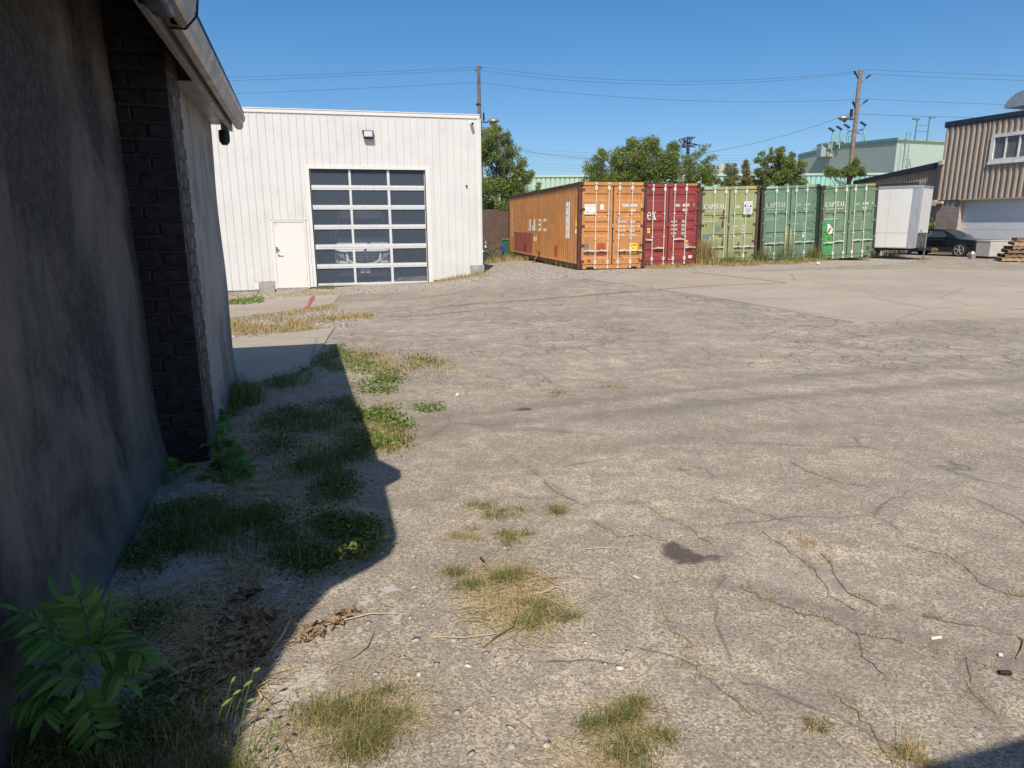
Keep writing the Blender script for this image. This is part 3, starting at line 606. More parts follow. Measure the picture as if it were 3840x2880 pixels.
# lamp, camera and sensor on the wall
wl = thing('wall_lamp', 'boxy flood light fixed high above the glazed door', 'light', (WO[0], WO[1], 0), (0, 0, WA))
B = MB(); M_ = Matrix.Translation((1.89, -.11, 4.365)) @ Matrix.Rotation(-.25, 4, 'X'); B.box(-.155, .155, -.06, .09, -.11, .11, M_); B.build('housing', M_dkm, wl, bevel=.01)
B = MB(); B.box(-.125, .125, -.068, -.061, -.085, .085, M_); B.build('lens', pm('lamp_glass', (.55, .54, .50), .2), wl)
B = MB(); B.box(1.70, 2.06, -.14, -.005, 4.475, 4.487); B.build('hood', M_dkm, wl)
cm = thing('security_camera', 'small white bullet camera at the top right corner of the workshop', 'camera', (WO[0], WO[1], 0), (0, 0, WA))
B = MB(); B.tube([(5.24, -.02, 4.80), (5.24, -.22, 4.77)], .05, 14); B.build('body', M_wtr, cm, smooth=True)
B = MB(); B.tube([(5.24, -.221, 4.77), (5.24, -.228, 4.769)], .036, 14); B.build('lens', M_dkm, cm)
B = MB(); B.tube([(5.24, .0, 4.80), (5.24, -.03, 4.80)], .065, 14); B.build('mount', M_wtr, cm)
se = thing('wall_sensor', 'tiny black sensor on the white siding right of the glazed door', 'sensor', (WO[0], WO[1], 0), (0, 0, WA))
B = MB(); B.box(5.015, 5.065, -.06, -.001, 2.80, 2.85); B.build('housing', M_dkm, se, bevel=.006)
B = MB(); B.tube([(5.04, -.001, 2.79), (5.04, -.05, 2.775)], .012, 8); B.build('nozzle', M_dkm, se)
# ================================================================== brown building (right)
BA = .32; Pc = gy = None
def plane_pt(X, Y, y):  # point on a picture ray at depth y
    d = ray(X, Y); t = y / d[1]; return Vector((d[0] * t, y, CAM_H + d[2] * t))
BC = plane_pt(3546, 749, 35.0)
bb = thing('brown_warehouse', 'two storey warehouse with tan ribbed cladding over a block wall', 'building', (BC.x, BC.y, 0), (0, 0, BA - math.pi / 2))
# local x runs along the facade towards the camera, local -y is outside
M_tan = pm('tan_cladding', (.42, .345, .275), .5, var=.06, scale=2, streak=.15); M_blkw = pm('tan_block_wall', (.30, .245, .21), .85, var=.12, scale=3, bump=.3)
M_fas = pm('navy_flashing', (.035, .045, .065), .4, .3); M_odr = pm('pale_roller_door', (.70, .71, .70), .5, var=.04)
def ribs(x0, x1, z0, z1, pitch, depth, off=0.0, name='cladding_panel', zf=None, parent=None):
    x = x0; n = 0
    while x < x1 - .02:
        xe = min(x + pitch, x1); B = MB(); k = (xe - x)
        pr = [(x, 0), (x + k * .10, -depth), (x + k * .42, -depth), (x + k * .52, 0), (x + k * .60, 0), (x + k * .64, -depth * .35), (x + k * .76, -depth * .35), (x + k * .80, 0), (x + k, 0)]
        za = z0 if not callable(z0) else z0((x + xe) / 2)
        B.loft([[(a, b_ + off, za) for a, b_ in pr], [(a, b_ + off, (z1 if not callable(z1) else z1(a))) for a, b_ in pr]], closed=False, cap=False)
        B.build(name, M_tan, parent or bb); x = xe; n += 1
ribs(-.43, 1.93, 2.60, 6.12, .277, .085); ribs(1.93, 4.2, 5.45, 6.12, .277, .085); ribs(1.93, 4.2, 2.62, 4.20, .277, .085); ribs(4.2, 9.0, 2.62, 6.12, .277, .085)
B = MB(); B.box(-.5, 9.5, -.12, .05, 6.11, 6.32).box(-.5, 9.5, -.105, .05, 6.05, 6.109); B.build('roof_flashing', M_fas, bb)
B = MB(); B.box(-.43, .80, .02, .3, -.3, 2.62); bw = B.build('block_wall', M_blkw, bb)
for j in range(13):
    for i in range(4):
        x0 = -.43 + (i - (j % 2) * .5) * .40; x1 = x0 + .39; x0 = max(x0, -.425); x1 = min(x1, .795)
        if x1 - x0 > .05: MB().box(x0, x1, .008, .02, -.02 + j * .2, -.02 + j * .2 + .192).build('block', M_blkw, bw)
B = MB(); B.box(.795, .835, .0, .42, -.3, 2.60); B.build('door_jamb', pm('jamb_tan', (.52, .42, .33), .7), bb)
B = MB(); B.box(.80, 9.5, -.09, .42, 2.56, 2.615); B.build('door_lintel', M_tan, bb)
rd = MB().box(.84, 4.6, .26, .29, .70, 2.56).build('roller_door', M_odr, bb)
for i in range(4): MB().box(.86, 4.58, .252, .2599, .74 + i * .46, .74 + i * .46 + .44).build('door_section', M_odr, rd)
B = MB(); B.box(4.6, 9.5, .02, .29, -.3, 2.56).box(.84, 4.6, .24, .29, -.3, .70); B.build('block_wall', M_blkw, bb)
B = MB(); B.box(-.43, 9.5, .30, 9, -.3, 6.1); B.build('wall', M_blkw, bb)
# window
M_wf = pm('white_window_frame', (.68, .67, .64), .5); M_wg = pm('screened_glass', (.13, .14, .15), .15)
wf = MB().box(2.02, 4.1, -.13, -.0, 4.20, 4.36).box(2.02, 4.1, -.13, -.0, 5.30, 5.45).box(2.02, 2.18, -.129, -.0, 4.36, 5.30).box(3.94, 4.1, -.129, -.0, 4.36, 5.30).build('window', M_wf, bb)
MB().box(2.18, 3.94, -.04, -.02, 4.36, 5.30).build('pane', M_wg, wf)
for x_ in (2.72, 3.33): MB().box(x_ - .03, x_ + .03, -.10, -.041, 4.36, 5.30).build('mullion', M_wf, wf)
MB().box(1.99, 4.12, -.16, -.0, 4.12, 4.198).build('sill', M_wf, wf)
# scuppers
M_sc = pm('tan_scupper', (.55, .44, .34), .6)
MB().box(-.50, -.25, -.22, -.086, 4.30, 4.52).box(-.58, -.50, -.16, .1, 4.33, 4.45).build('scupper', M_sc, bb, bevel=.02)
MB().box(-.62, -.38, -.22, -.02, 2.33, 2.62).box(-.38, -.04, -.20, -.03, 2.42, 2.55).build('scupper', M_sc, bb, bevel=.02)
# lower wing behind (recessed 1 m)
def wtop(x): return 4.52 + (x + 1.35) * .112 - .02
ribs(-6.9, -2.50, 3.62, lambda x: wtop(x) - .10, .149, .06, 1.0); ribs(-2.50, -.9, 3.18, lambda x: wtop(x) - .10, .149, .06, 1.0)
B = MB()
for s0, s1 in ((-6.9, -4.0), (-4.0, -.9)):
    vs = [(x, y, wtop(x) + dz) for x in (s0, s1) for y in (.80, 1.1) for dz in (-.20 if s0 > -5 else -.16, .05)]
    B.add(vs, [(0, 1, 3, 2), (4, 6, 7, 5), (0, 4, 5, 1), (2, 3, 7, 6), (1, 5, 7, 3), (0, 2, 6, 4)])
B.build('roof_flashing', M_fas, bb)
B = MB(); B.box(-6.9, -.9, 1.08, 6, -.3, 3.6).box(-.95, -.35, .3, 1.5, -.3, 4.4); B.build('wall', M_blkw, bb)
B = MB(); B.add([(x, y, wtop(x) - .1 if z else 3.5) for x in (-6.9, -.9) for y in (1.09, 6) for z in (0, 1)], [(0, 1, 3, 2), (4, 6, 7, 5), (0, 4, 5, 1), (2, 3, 7, 6), (1, 5, 7, 3), (0, 2, 6, 4)]); B.build('roof', M_blkw, bb)
B = MB(); B.tube([(-2.3, 1.02, 1.2), (-1.35, 1.02, 2.3)], .04, 8); B.build('pipe', M_fas, bb)
# roof ventilator
rv = thing('roof_ventilator', 'galvanised curved hood ventilator on the brown warehouse roof', 'ventilator', (BC.x, BC.y, 0), (0, 0, BA - math.pi / 2))
M_gal = pm('galvanised_metal', (.42, .45, .46), .45, .6, var=.1, rust=.15, rustcol=(.35, .22, .10))
B = MB(); secs = []
for i, x_ in enumerate(np.linspace(0, 1, 9)):
    a = math.pi * (1 - x_); r_ = 1.15
    secs.append([(3.35 + r_ * math.cos(a), y_, 6.62 + .72 * math.sin(a) ** .75 + q) for y_, q in ((.25, -.0), (.25, .0), (1.5, .0), (1.5, -.03))])
B = MB(); prof = [(3.40 + 1.25 * math.cos(math.pi * k / 14), 6.60 + .68 * math.sin(math.pi * k / 14)) for k in range(15)]
for k in range(14):
    (xa, za), (xb, zb) = prof[k], prof[k + 1]; B.add([(xa, .2, za), (xb, .2, zb), (xb, 1.6, zb), (xa, 1.6, za)], [(0, 1, 2, 3)])
B.add([(x, .2, z) for x, z in prof], [tuple(range(15))]); B.add([(x, 1.6, z) for x, z in prof], [tuple(range(14, -1, -1))]); B.box(2.15, 4.65, .2, 1.6, 6.57, 6.60)
B.build('hood', M_gal, rv, smooth=True)
for k in (3, 5, 8, 10):
    xa, za = prof[k]; MB().bar((xa, .185, za + .01), (xa, 1.615, za + .01), .03, .03).build('seam', M_gal, rv)
MB().box(2.95, 3.85, .45, 1.35, 6.30, 6.57).build('neck', M_fas, rv)
# ================================================================== brown board fence behind, poles, wires
M_fn = pm('brown_metal_fence', (.145, .095, .075), .5, var=.1, streak=.1)
fe = thing('metal_fence', 'brown corrugated metal fence between the workshop and the orange container', 'fence', (-3.2, 36.3, 0), (0, 0, .05))
for i in range(26):
    top = 2.30 if i < 19 else 2.22; x = i * .135
    B = MB(); B.loft([[(x, 0, z), (x + .03, -.03, z), (x + .085, -.03, z), (x + .115, 0, z), (x + .134, 0, z)] for z in (-.1, top)], closed=False, cap=False); B.build('fence_board', M_fn, fe)
for x in (.0, 2.3, 3.4): MB().box(x, x + .08, .02, .1, -.1, 2.25).build('post', M_fn, fe)
M_wood = pm('weathered_pole_wood', (.26, .20, .155), .85, var=.2, scale=6, streak=.5, bump=.3, bscale=25); M_wood2 = pm('dark_pole_wood', (.17, .14, .12), .85, var=.2, streak=.5)
def pole(lab, base, top, r0, r1, mat):
    t = thing('utility_pole', lab, 'utility pole', base); d = Vector(top) - Vector(base); B = MB()
    B.tube([d * (i / 8) + Vector((random.uniform(-.02, .02), 0, 0)) * (0 < i < 8) for i in range(9)], [r0 + (r1 - r0) * i / 8 for i in range(9)], 10); B.build('pole', mat, t, smooth=True); return t, d
P1b, P1t = Vector((-1.95, 48, 0)), Vector((-2.08, 48, 11.6)); P2b, P2t = Vector((21.05, 44, 0)), Vector((21.05, 44, 10.45))
p1, d1 = pole('grey wooden utility pole rising behind the workshop corner', P1b, P1t, .17, .11, M_wood2)
p2, d2 = pole('pale leaning wooden utility pole in front of the green building', P2b, P2t, .165, .115, M_wood)
B = MB(); B.tube([d1 + Vector((0, 0, -.35)), d1 + Vector((-.25, 0, -.2))], .03, 6); B.tube([d1 + Vector((0, 0, -.3)), d1 + Vector((.22, 0, -.05))], .03, 6); B.box(-.32, -.0, -.14, .14, 9.2, 9.3, Matrix.Translation((-.02, 0, 0))); B.build('insulator', M_dkm, p1)
for dz, sgn, L in ((-.25, 1, .55), (-.05, -1, .30), (-1.65, 1, .55), (-1.75, -1, .18)):
    B = MB(); a = d2 + Vector((.1 * sgn, 0, dz - .45)); b_ = d2 + Vector((sgn * (L + .1), 0, dz)); B.tube([a, a.lerp(b_, .4), b_], .035, 6)
    for k in (.55, .7, .85): c_ = a.lerp(b_, k); B.lathe([(.04, -.03), (.09, 0), (.04, .03)], Matrix.Translation(c_), 8)
    B.build('insulator', M_dkm, p2)
def pole_lamp(lab, P, sgn, arm=.5):
    t = thing('pole_lamp', lab, 'lamp', P); B = MB(); B.tube([(0, 0, 0), (sgn * arm * .5, 0, -.05), (sgn * arm, 0, .05)], .05, 8); B.build('arm', M_dkm, t)
    secs = []; B = MB()
    for i in range(8):
        q = i / 7; x_ = sgn * (arm + .75 * q - .1); r_ = .24 * math.sin(math.pi * min(.97, max(.06, q * .95 + .03))) ** .6
        secs.append([(x_, r_ * math.cos(a), .05 + r_ * .75 * math.sin(a)) for a in np.linspace(0, 2 * math.pi, 11)[:-1]])
    B.loft(secs); B.build('head', pm('lamp_head_grey', (.35, .34, .32), .4, .5), t, smooth=True)
    B = MB(); B.box(sgn * (arm + .1) - .1, sgn * (arm + .1) + .25 * sgn + .1, -.16, .16, -.19, -.12); B.build('lens', M_dkm, t)
    B = MB(); B.box(sgn * .02 - .06 + .14 * sgn, sgn * .02 + .06 + .14 * sgn, -.08, .08, .05, .55); B.build('ballast_box', M_dkm, t)
pole_lamp('grey dusk lamp on the pole behind the workshop', P1b.lerp(P1t, .705) + Vector((.10, 0, 0)), 1, .55)
pole_lamp('grey dusk lamp on the leaning pole by the green building', P2b.lerp(P2t, .735) + Vector((-.14, 0, 0)), -1, .30)
M_wire = pm('wire_black', (.08, .10, .13), .6, fine=0)
def wire(a, b_, sag, r=.012, lab='', grp='overhead wires', n=24):
    a = Vector(a); b_ = Vector(b_); B = MB(); B.tube([a.lerp(b_, i / n) - Vector((0, 0, sag * 4 * (i / n) * (1 - i / n))) for i in range(n + 1)], r, 5)
    return B.build('overhead_wire', M_wire, label=lab, cat='wire', group=grp)
W1 = [P1t + Vector((.2, 0, -.05)), P1t + Vector((-.25, 0, -.2)), P1t + Vector((0, -.15, -1.0))]
W2 = [P2t + Vector((.65, 0, 0)), P2t + Vector((-.35, 0, -.2)), P2t + Vector((.6, 0, -1.65))]
W0 = [Vector((-60, 52, 11.9)), Vector((-60, 52, 11.5)), Vector((-60, 52, 10.6))]; W3 = [Vector((75, 40, 9.6)), Vector((75, 40, 9.3)), Vector((75, 40, 8.2))]
nmw = ['uppermost', 'middle', 'lowest']
for i in range(3):
    wire(W0[i], W1[i], .5, .010, nmw[i] + ' wire running left from the pole behind the workshop'); wire(W1[i], W2[i], (.75, .75, .55)[i], .010, nmw[i] + ' sagging wire between the two utility poles'); wire(W2[i], W3[i], .7, .009, nmw[i] + ' wire running right from the leaning pole')
wire((-2, 49, 7.1), (20.9, 44.2, 8.05), 1.9, .012, 'thin twisted cable strung low between the poles'); wire((20.9, 44.2, 8.0), (60, 40, 7.6), .5, .011, 'thin cable leaving the leaning pole towards the warehouse')
# ================================================================== far buildings
M_gr1 = pm('mint_cladding', (.42, .56, .44), .6, var=.04, scale=.5); M_gr2 = pm('grey_green_cladding', (.32, .40, .35), .6, var=.05, scale=.2); M_gr3 = pm('pale_mint_cladding', (.55, .66, .54), .6, var=.03, scale=.3); M_teal = pm('teal_trim', (.12, .25, .25), .6); M_tealp = pm('teal_panel', (.30, .56, .47), .6, var=.05)
lo_ = thing('mint_shed', 'long low mint green ribbed shed beyond the trees', 'building', (-6, 92, 0), (0, 0, -.02))
B = MB(); B.box(0, 58, .1, 8, -.5, 7.4); B.build('wall', M_gr1, lo_)
x = 0
while x < 58:
    if x < 29: B = MB(); B.loft([[(x, 0, z), (x + .10, -.12, z), (x + .50, -.12, z), (x + .60, 0, z)] for z in (1.0, 7.35)], closed=False, cap=False); B.build('cladding_panel', M_gr1, lo_)
    else: B = MB(); B.loft([[(x, 0, z), (x + .10, -.12, z), (x + .50, -.12, z), (x + .60, 0, z)] for z in (1.0, 7.35)], closed=False, cap=False); B.build('cladding_panel', M_tealp, lo_)
    x += .62
B = MB(); B.box(-.2, 58.2, -.25, 8, 7.36, 7.62); B.build('roof_trim', M_gr1, lo_)
tb = thing('tall_green_building', 'tall pale green industrial building with a sloping roofline behind the pole', 'building', (0, 0, 0))
A = plane_pt(2992, 600, 135); Bp = plane_pt(3366, 522, 112); Cp = plane_pt(3640, 530, 140); top0 = plane_pt(3001, 583, 135).z; top1 = Bp.z; topC = plane_pt(3545, 530, 132).z + .3
B = MB(); B.add([(A.x, A.y, 0), (Bp.x, Bp.y, 0), (Bp.x, Bp.y, top1), (A.x * .5 + Bp.x * .5, A.y * .5 + Bp.y * .5, top0 * .42 + top1 * .58 + .55), (A.x, A.y, top0)], [(0, 1, 2, 3, 4)]); B.build('side_wall', M_gr2, tb)
B = MB(); B.add([(Bp.x, Bp.y, 0), (Cp.x, Cp.y, 0), (Cp.x, Cp.y, topC + .2), (Bp.x, Bp.y, top1)], [(0, 1, 2, 3)]); B.build('front_wall', M_gr3, tb)
B = MB(); am = Vector((A.x * .5 + Bp.x * .5, A.y * .5 + Bp.y * .5, top0 * .42 + top1 * .58 + .55)); B.bar((A.x, A.y - .2, top0), am, .3, .45).bar(am, (Bp.x, Bp.y - .2, top1), .3, .45); B.build('roof_trim', M_teal, tb)
B = MB(); B.bar((Bp.x, Bp.y - .2, top1), (Cp.x, Cp.y - .2, topC + .2), .25, .25); B.build('roof_trim', M_gr1, tb)
B = MB(); B.add([(A.x, A.y, top0), am, (Bp.x, Bp.y, top1), (Cp.x, Cp.y, topC), (A.x + 30, A.y + 30, top0)], [(0, 1, 2, 3, 4)]); B.build('roof', M_gr2, tb)
ld = thing('roof_ladder', 'tall caged ladder on the pale green front wall', 'ladder', plane_pt(3395, 600, 111.5) * 1.0)
ld.location.z = 0; B = MB(); B.tube([(-.3, 0, 4), (-.3, 0, top1 + 1)], .05, 6).tube([(.3, 0, 4), (.3, 0, top1 + 1)], .05, 6)
for k in range(26): B.bar((-.3, 0, 4 + k * .5), (.3, 0, 4 + k * .5), .03, .03)
B.build('rails', M_teal, ld); B = MB()
for k in range(7): B.tube([(.4 * math.cos(a), -.6 * math.sin(a), 5 + k * 1.2) for a in np.linspace(0, math.pi, 8)], .025, 5)
B.build('cage', M_teal, ld); MB().box(-1.6, 1.6, -1.4, 0, 4.0, 4.15).box(-1.6, 1.6, -1.4, -1.3, 5.0, 5.1).build('platform', pm('yellow_rail', (.5, .45, .2), .6), ld)
MB().box(1.0, 1.15, -.1, .05, top1 - .5, top1 + 2.8).box(2.9, 3.05, -.1, .05, top1 - .5, top1 + 3.0).box(1.0, 3.0, -.05, .0, top1 + 1.0, top1 + 1.12).box(1.0, 3.0, -.05, .0, top1 + 1.9, top1 + 2.02).box(.4, 1.4, -.3, .2, top1 + 2.8, top1 + 3.0).box(2.9, 3.9, -.2, .1, top1 + 3.0, top1 + 3.15).build('roof_rail', M_teal, ld)
gt = thing('roof_gantry', 'green steel gantry with small flood lights on the tall building roof', 'gantry', (0, 0, 0)); B = MB()
gx = [plane_pt(3121, 530, 124), plane_pt(3150, 524, 124), plane_pt(3179, 517, 124), plane_pt(3240, 505, 120)]; gtp = [plane_pt(3121, 505, 124), plane_pt(3150, 499, 124), plane_pt(3179, 492, 124), plane_pt(3240, 484, 120)]
for a, b_ in zip(gx, gtp):
    a = Vector((a.x, a.y, a.z - 1.5)); B.bar(a, b_, .18, .18); B.bar(b_, a + Vector((1.3, 2, 0)), .12, .12)
for i in range(3):
    B.bar(gtp[i], gtp[i + 1], .14, .14); B.bar(gtp[i], gx[i + 1], .09, .09); B.bar(gx[i], gtp[i + 1], .09, .09)
B.build('frame', pm('gantry_green', (.25, .45, .38), .6), gt)
for b_ in gtp: MB().bar(b_ + Vector((-.7, 0, 1.1)), b_ + Vector((.25, 0, .55)), .5, .22).tube([b_, b_ + Vector((0, 0, .8))], .05, 5).build('flood_light', M_fas, gt)
ru = thing('roof_unit', 'rusty green equipment box on the sloping green roof', 'equipment', (0, 0, 0)); q0 = plane_pt(3080, 560, 126); q1 = plane_pt(3170, 530, 126)
B = MB(); B.box(q0.x, q0.x + (q1.x - q0.x) * .38, q0.y, q0.y + 2, top0 - 1, plane_pt(3080, 537, 126).z); B.build('cabinet', M_gr2, ru)
B = MB(); B.box(q0.x + (q1.x - q0.x) * .38, q1.x, q0.y - .1, q0.y + 2, top0 - 1, plane_pt(3120, 531, 126).z); B.build('hopper', pm('rusty_green', (.42, .42, .33), .7, rust=.9), ru)
MB().bar(plane_pt(3047, 559, 126), plane_pt(3082, 552, 126), .16, .16).build('boom', M_teal, ru)
# transmission tower, chimney, far wires
tt = thing('transmission_tower', 'dark lattice transmission tower top above the big bush', 'pylon', (0, 0, 0)); TB = plane_pt(2577, 600, 210); px = 210 / CAM_F * 1.02
def tp(x, y, dy=0): v = plane_pt(2500 + x / 6.637, 450 + y / 6.637, 210 + dy); return v
B = MB(); L_ = [((300, 495), (520, 430)), ((520, 430), (710, 437)), ((300, 495), (385, 590)), ((385, 590), (385, 680)), ((430, 460), (430, 660)), ((565, 450), (570, 650)), ((640, 455), (560, 600)), ((520, 430), (520, 670)), ((385, 680), (520, 640)), ((520, 640), (740, 615)), ((740, 615), (850, 640)), ((560, 570), (740, 610)), ((430, 640), (560, 560)), ((385, 500), (520, 600)), ((520, 470), (400, 640)), ((520, 470), (640, 455)), ((440, 480), (560, 600)), ((500, 670), (505, 900)), ((560, 660), (545, 900)), ((500, 700), (552, 760)), ((552, 700), (500, 760)), ((650, 870), (800, 900)), ((640, 665), (720, 672)), ((380, 685), (640, 660)), ((500, 780), (552, 840)), ((552, 780), (500, 840))]
for a, b_ in L_: B.bar(tp(*a), tp(*b_), .34, .34)
B.bar(tp(500, 880), (tp(500, 880).x - 2, 210, 0), .4, .4).bar(tp(552, 880), (tp(552, 880).x + 2, 210, 0), .4, .4)
B.build('lattice', pm('tower_steel', (.06, .08, .14), .6), tt)
for i, (ya, yb) in enumerate(((565, 578), (575, 590), (580, 598), (588, 607), (612, 628), (622, 636), (632, 640))):
    wire(plane_pt(1930, ya - 8 + i, 205), plane_pt(3000, yb, 205), 1.0, .020, ('highest', 'second highest', 'third highest', 'middle', 'third lowest', 'second lowest', 'lowest')[i] + ' of the distant parallel power lines low in the sky', 'distant power lines', 16)
ch = thing('roof_stack', 'short grey stack on the distant shed roof', 'stack', plane_pt(2705, 640, 95)); ch.location.z = 7.2
B = MB(); B.lathe([(.5, 0), (.5, 1.9), (.45, 1.9)], None, 14); B.build('pipe', pm('stack_grey', (.45, .42, .38), .7), ch, smooth=True); MB().box(-1.6, 1.2, -.6, .6, 0, .5).build('base', M_gr1, ch)
# ================================================================== shipping containers
CW, CHh, CL = 2.438, 2.896, 12.19
M_blackg = pm('door_gasket', (.02, .02, .022), .7, fine=0); M_hole = pm('casting_shadow_hole', (.008, .008, .008), .9, fine=0)
M_yel = pm('hazard_yellow', (.72, .42, .05), .6, fine=.02); M_sw = pm('sticker_white', (.76, .75, .71), .6, var=.04); M_yl2 = pm('sticker_yellow', (.80, .62, .04), .6, var=.04)
M_rodg = pm('rod_paint_cream', (.60, .545, .46), .5, var=.1, rust=.35, streak=.3)
def container(label, loc, yaw, tilt, col, post, rod, bands, hw, handles, seed, rustamt, stripes, side_detail=True):
    random.seed(seed)
    Mc = pm('container_paint', col, .5, var=.10, scale=1.6, streak=.32, rust=rustamt, dirt=.15, fine=.03); Md = pm('container_door_paint', sc(col, .98), .45, var=.08, scale=2.5, streak=.28, rust=rustamt, dirt=.12, fine=.03)
    Mp = pm('container_post_paint', post, .6, var=.25, rust=.6, streak=.4); Mr = pm('rod_paint', rod, .45, var=.08, rust=.25, streak=.25, fine=.02)
    t = thing('shipping_container', label, 'container', loc, (0, -tilt, yaw), 'shipping containers in a row'); t.rotation_mode = 'XYZ'
    P = t
    # side panels (pitch of 0.278 m)
    for side in (0, 1):
        B = MB(); y = .16; pr = []
        x0 = .012 if side == 0 else CW - .012; sg = 1 if side == 0 else -1
        while y < CL - .2:
            pr += [(x0, y), (x0, y + .070), (x0 + sg * .036, y + .139), (x0 + sg * .036, y + .209)]; y += .278
        pr.append((x0, CL - .16))
        zt = CHh - .12; n = len(pr)
        rows = [[(x0 + (a - x0) * 0, b_, .17) for a, b_ in pr], [(a, b_, .24) for a, b_ in pr], [(a, b_, zt - .07) for a, b_ in pr], [(x0 + (a - x0) * 0, b_, zt) for a, b_ in pr]]
        B.loft(rows, closed=False, cap=False); B.build('side_panel', Mc, P)
    B = MB(); B.box(.0, .06, .16, CL - .16, CHh - .13, CHh - .015).box(CW - .06, CW, .16, CL - .16, CHh - .13, CHh - .015); B.build('top_rail', Mp, P)
    B = MB(); B.box(.0, .05, .16, CL - .16, .02, .175).box(CW - .05, CW, .16, CL - .16, .02, .175); B.build('bottom_rail', Mp, P)
    B = MB(); y = .1; pr = []
    while y < CL - .2: pr += [(y, 0), (y + .09, 0), (y + .11, -.02), (y + .19, -.02)]; y += .21
    B.loft([[(x, a, CHh - .03 + b_) for a, b_ in pr] for x in (.05, CW - .05)], closed=False, cap=False); B.build('roof_panel', Mc, P)
    B = MB(); B.box(.05, CW - .05, CL - .1, CL - .05, .1, CHh - .1); B.build('end_wall', Mc, P)
    for x in (0, CW - .09):
        B = MB(); B.box(x, x + .09, .03, .16, .118, CHh - .118); B.box(x + (.09 if x == 0 else -.02), x + (.11 if x == 0 else 0), .045, .16, .118, CHh - .118); B.build('corner_post', Mp, P)
        MB().box(x, x + .09, CL - .16, CL - .02, .118, CHh - .118).build('corner_post', Mp, P)
    for x in (0, CW - .162):
        for y in (0, CL - .178):
            for z in (0, CHh - .118):
                c = MB().box(x, x + .162, y, y + .178, z, z + .118).build('corner_casting', Mp, P, bevel=.006)
                if y == 0:
                    B = MB(); B.prism([(.025 * math.cos(a) + x + .081, .038 * math.sin(a) + z + .06) for a in np.linspace(0, 2 * math.pi, 13)[:-1]], Matrix.Translation((0, -.002, 0)) @ Matrix.Rotation(math.pi / 2, 4, 'X'), .003); B.build('casting_hole', M_hole, c)
                if y == 0 and x == 0:
                    B = MB(); B.prism([(.04 * math.cos(a) + .09, .026 * math.sin(a) + z + .06) for a in np.linspace(0, 2 * math.pi, 13)[:-1]], Matrix.Translation((-.003, 0, 0)) @ Matrix.Rotation(math.pi / 2, 4, 'Z') @ Matrix.Rotation(math.pi / 2, 4, 'X'), .004); B.build('casting_hole', M_hole, c)
    B = MB(); B.box(.162, CW - .162, .015, .15, CHh - .125, CHh - .012); hd = B.build('door_header', Md, P)
    B = MB(); B.box(.162, CW - .162, .012, .15, .012, .148); B.build('door_sill', Md, P)
    MB().box(.30, .62, .004, .0119, .01, .07).build('fork_slot', M_hole, P); MB().box(CW - .62, CW - .30, .004, .0119, .01, .07).build('fork_slot', M_hole, P)
    for x0, x1, mt in stripes:
        x = x0
        while x < x1:
            B = MB(); B.add([(x, .0125, CHh - .085), (x + .04, .0125, CHh - .085), (x + .075, .0125, CHh - .02), (x + .035, .0125, CHh - .02)], [(0, 1, 2, 3)]); B.build('hazard_stripe', mt, hd); x += .085
    # doors
    ZB, ZT = .165, CHh - .155
    B = MB(); B.box(.10, CW - .10, .072, .09, ZB - .02, ZT + .035).box(CW / 2 - .021, CW / 2 + .021, .045, .0719, ZB, ZT); B.build('door_gasket', M_blackg, P)
    for xa, xb in ((.125, CW / 2 - .022), (CW / 2 + .022, CW - .125)):
        B = MB(); fw = .085
        B.box(xa, xa + fw, .030, .054, ZB, ZT).box(xb - fw, xb, .030, .054, ZB, ZT).box(xa + fw, xb - fw, .030, .054, ZB, ZB + .07).box(xa + fw, xb - fw, .030, .054, ZT - .08, ZT)
        pr = [(.036, ZB + .07)]
        for z0, z1, lowf in sorted(bands):     # each band: pressed-in groove with sloping lips
            pr += [(.036, z0), (.066, z0 + .035), (.066, z1 - .035), (.036, z1)]
        pr.append((.036, ZT - .08))
        B.loft([[(x, a, b_) for a, b_ in pr] for x in (xa + fw, xb - fw)], closed=False, cap=False)
        d = B.build('door', Md, P)
    for xa, sg in ((.09, 1), (CW - .09, -1)):
        for z in (ZB + .10, .80, 1.45, 2.0, ZT - .10):
            B = MB(); B.box(xa + (0 if sg > 0 else -.13), xa + (.13 if sg > 0 else 0), .008, .032, z - .035, z + .035); B.tube([(xa - sg * .005, .012, z - .05), (xa - sg * .005, .012, z + .05)], .018, 8); B.build('hinge', Mp if col[0] > .3 else Md, P)
    rods = [.50 + .0, .89, 1.42 - .10 + .0, 1.72]
    rods = [CW * .245, CW * .43, CW * .585, CW * .77]
    for i, x in enumerate(rods):
        B = MB(); B.tube([(x, -.012, .03), (x, -.012, CHh - .03)], .017, 8); r_ = B.build('locking_rod', Mr, P, smooth=True)
        for z in (CHh - .20, .24):
            MB().box(x - .045, x + .045, -.022, .030, z - .065, z + .065).build('rod_bracket', Mr, r_, bevel=.006)
        for z in (1.02, 1.85): MB().box(x - .04, x + .04, -.018, .030, z - .018, z + .018).build('rod_guide', Mr, r_)
        for z in (.05, CHh - .06): MB().box(x - .035, x + .03, -.035, .012, z - .025, z + .025).build('cam_lock', Mr, r_)
        hz = handles[i]; hx = x - .42 if i < 2 else x + .42
        if hz is not None:
            B = MB(); B.bar((x, -.030, hz), (x + (hx - x) * .45, -.030, hz + .01), .018, .05).bar((x + (hx - x) * .45, -.030, hz + .01), (hx, -.030, hz - .005), .016, .032)
            B.tube([(x + (hx - x) * .55, -.03, hz + .02), (x + (hx - x) * .55, -.04, hz + .075), (x + (hx - x) * .62, -.03, hz + .02)], .008, 6); B.build('door_handle', Mr, P)
            MB().box(x + (hx - x) * .6 - .03, x + (hx - x) * .6 + .03, -.012, .03, hz - .07, hz - .015).build('handle_catch', Mp, P)
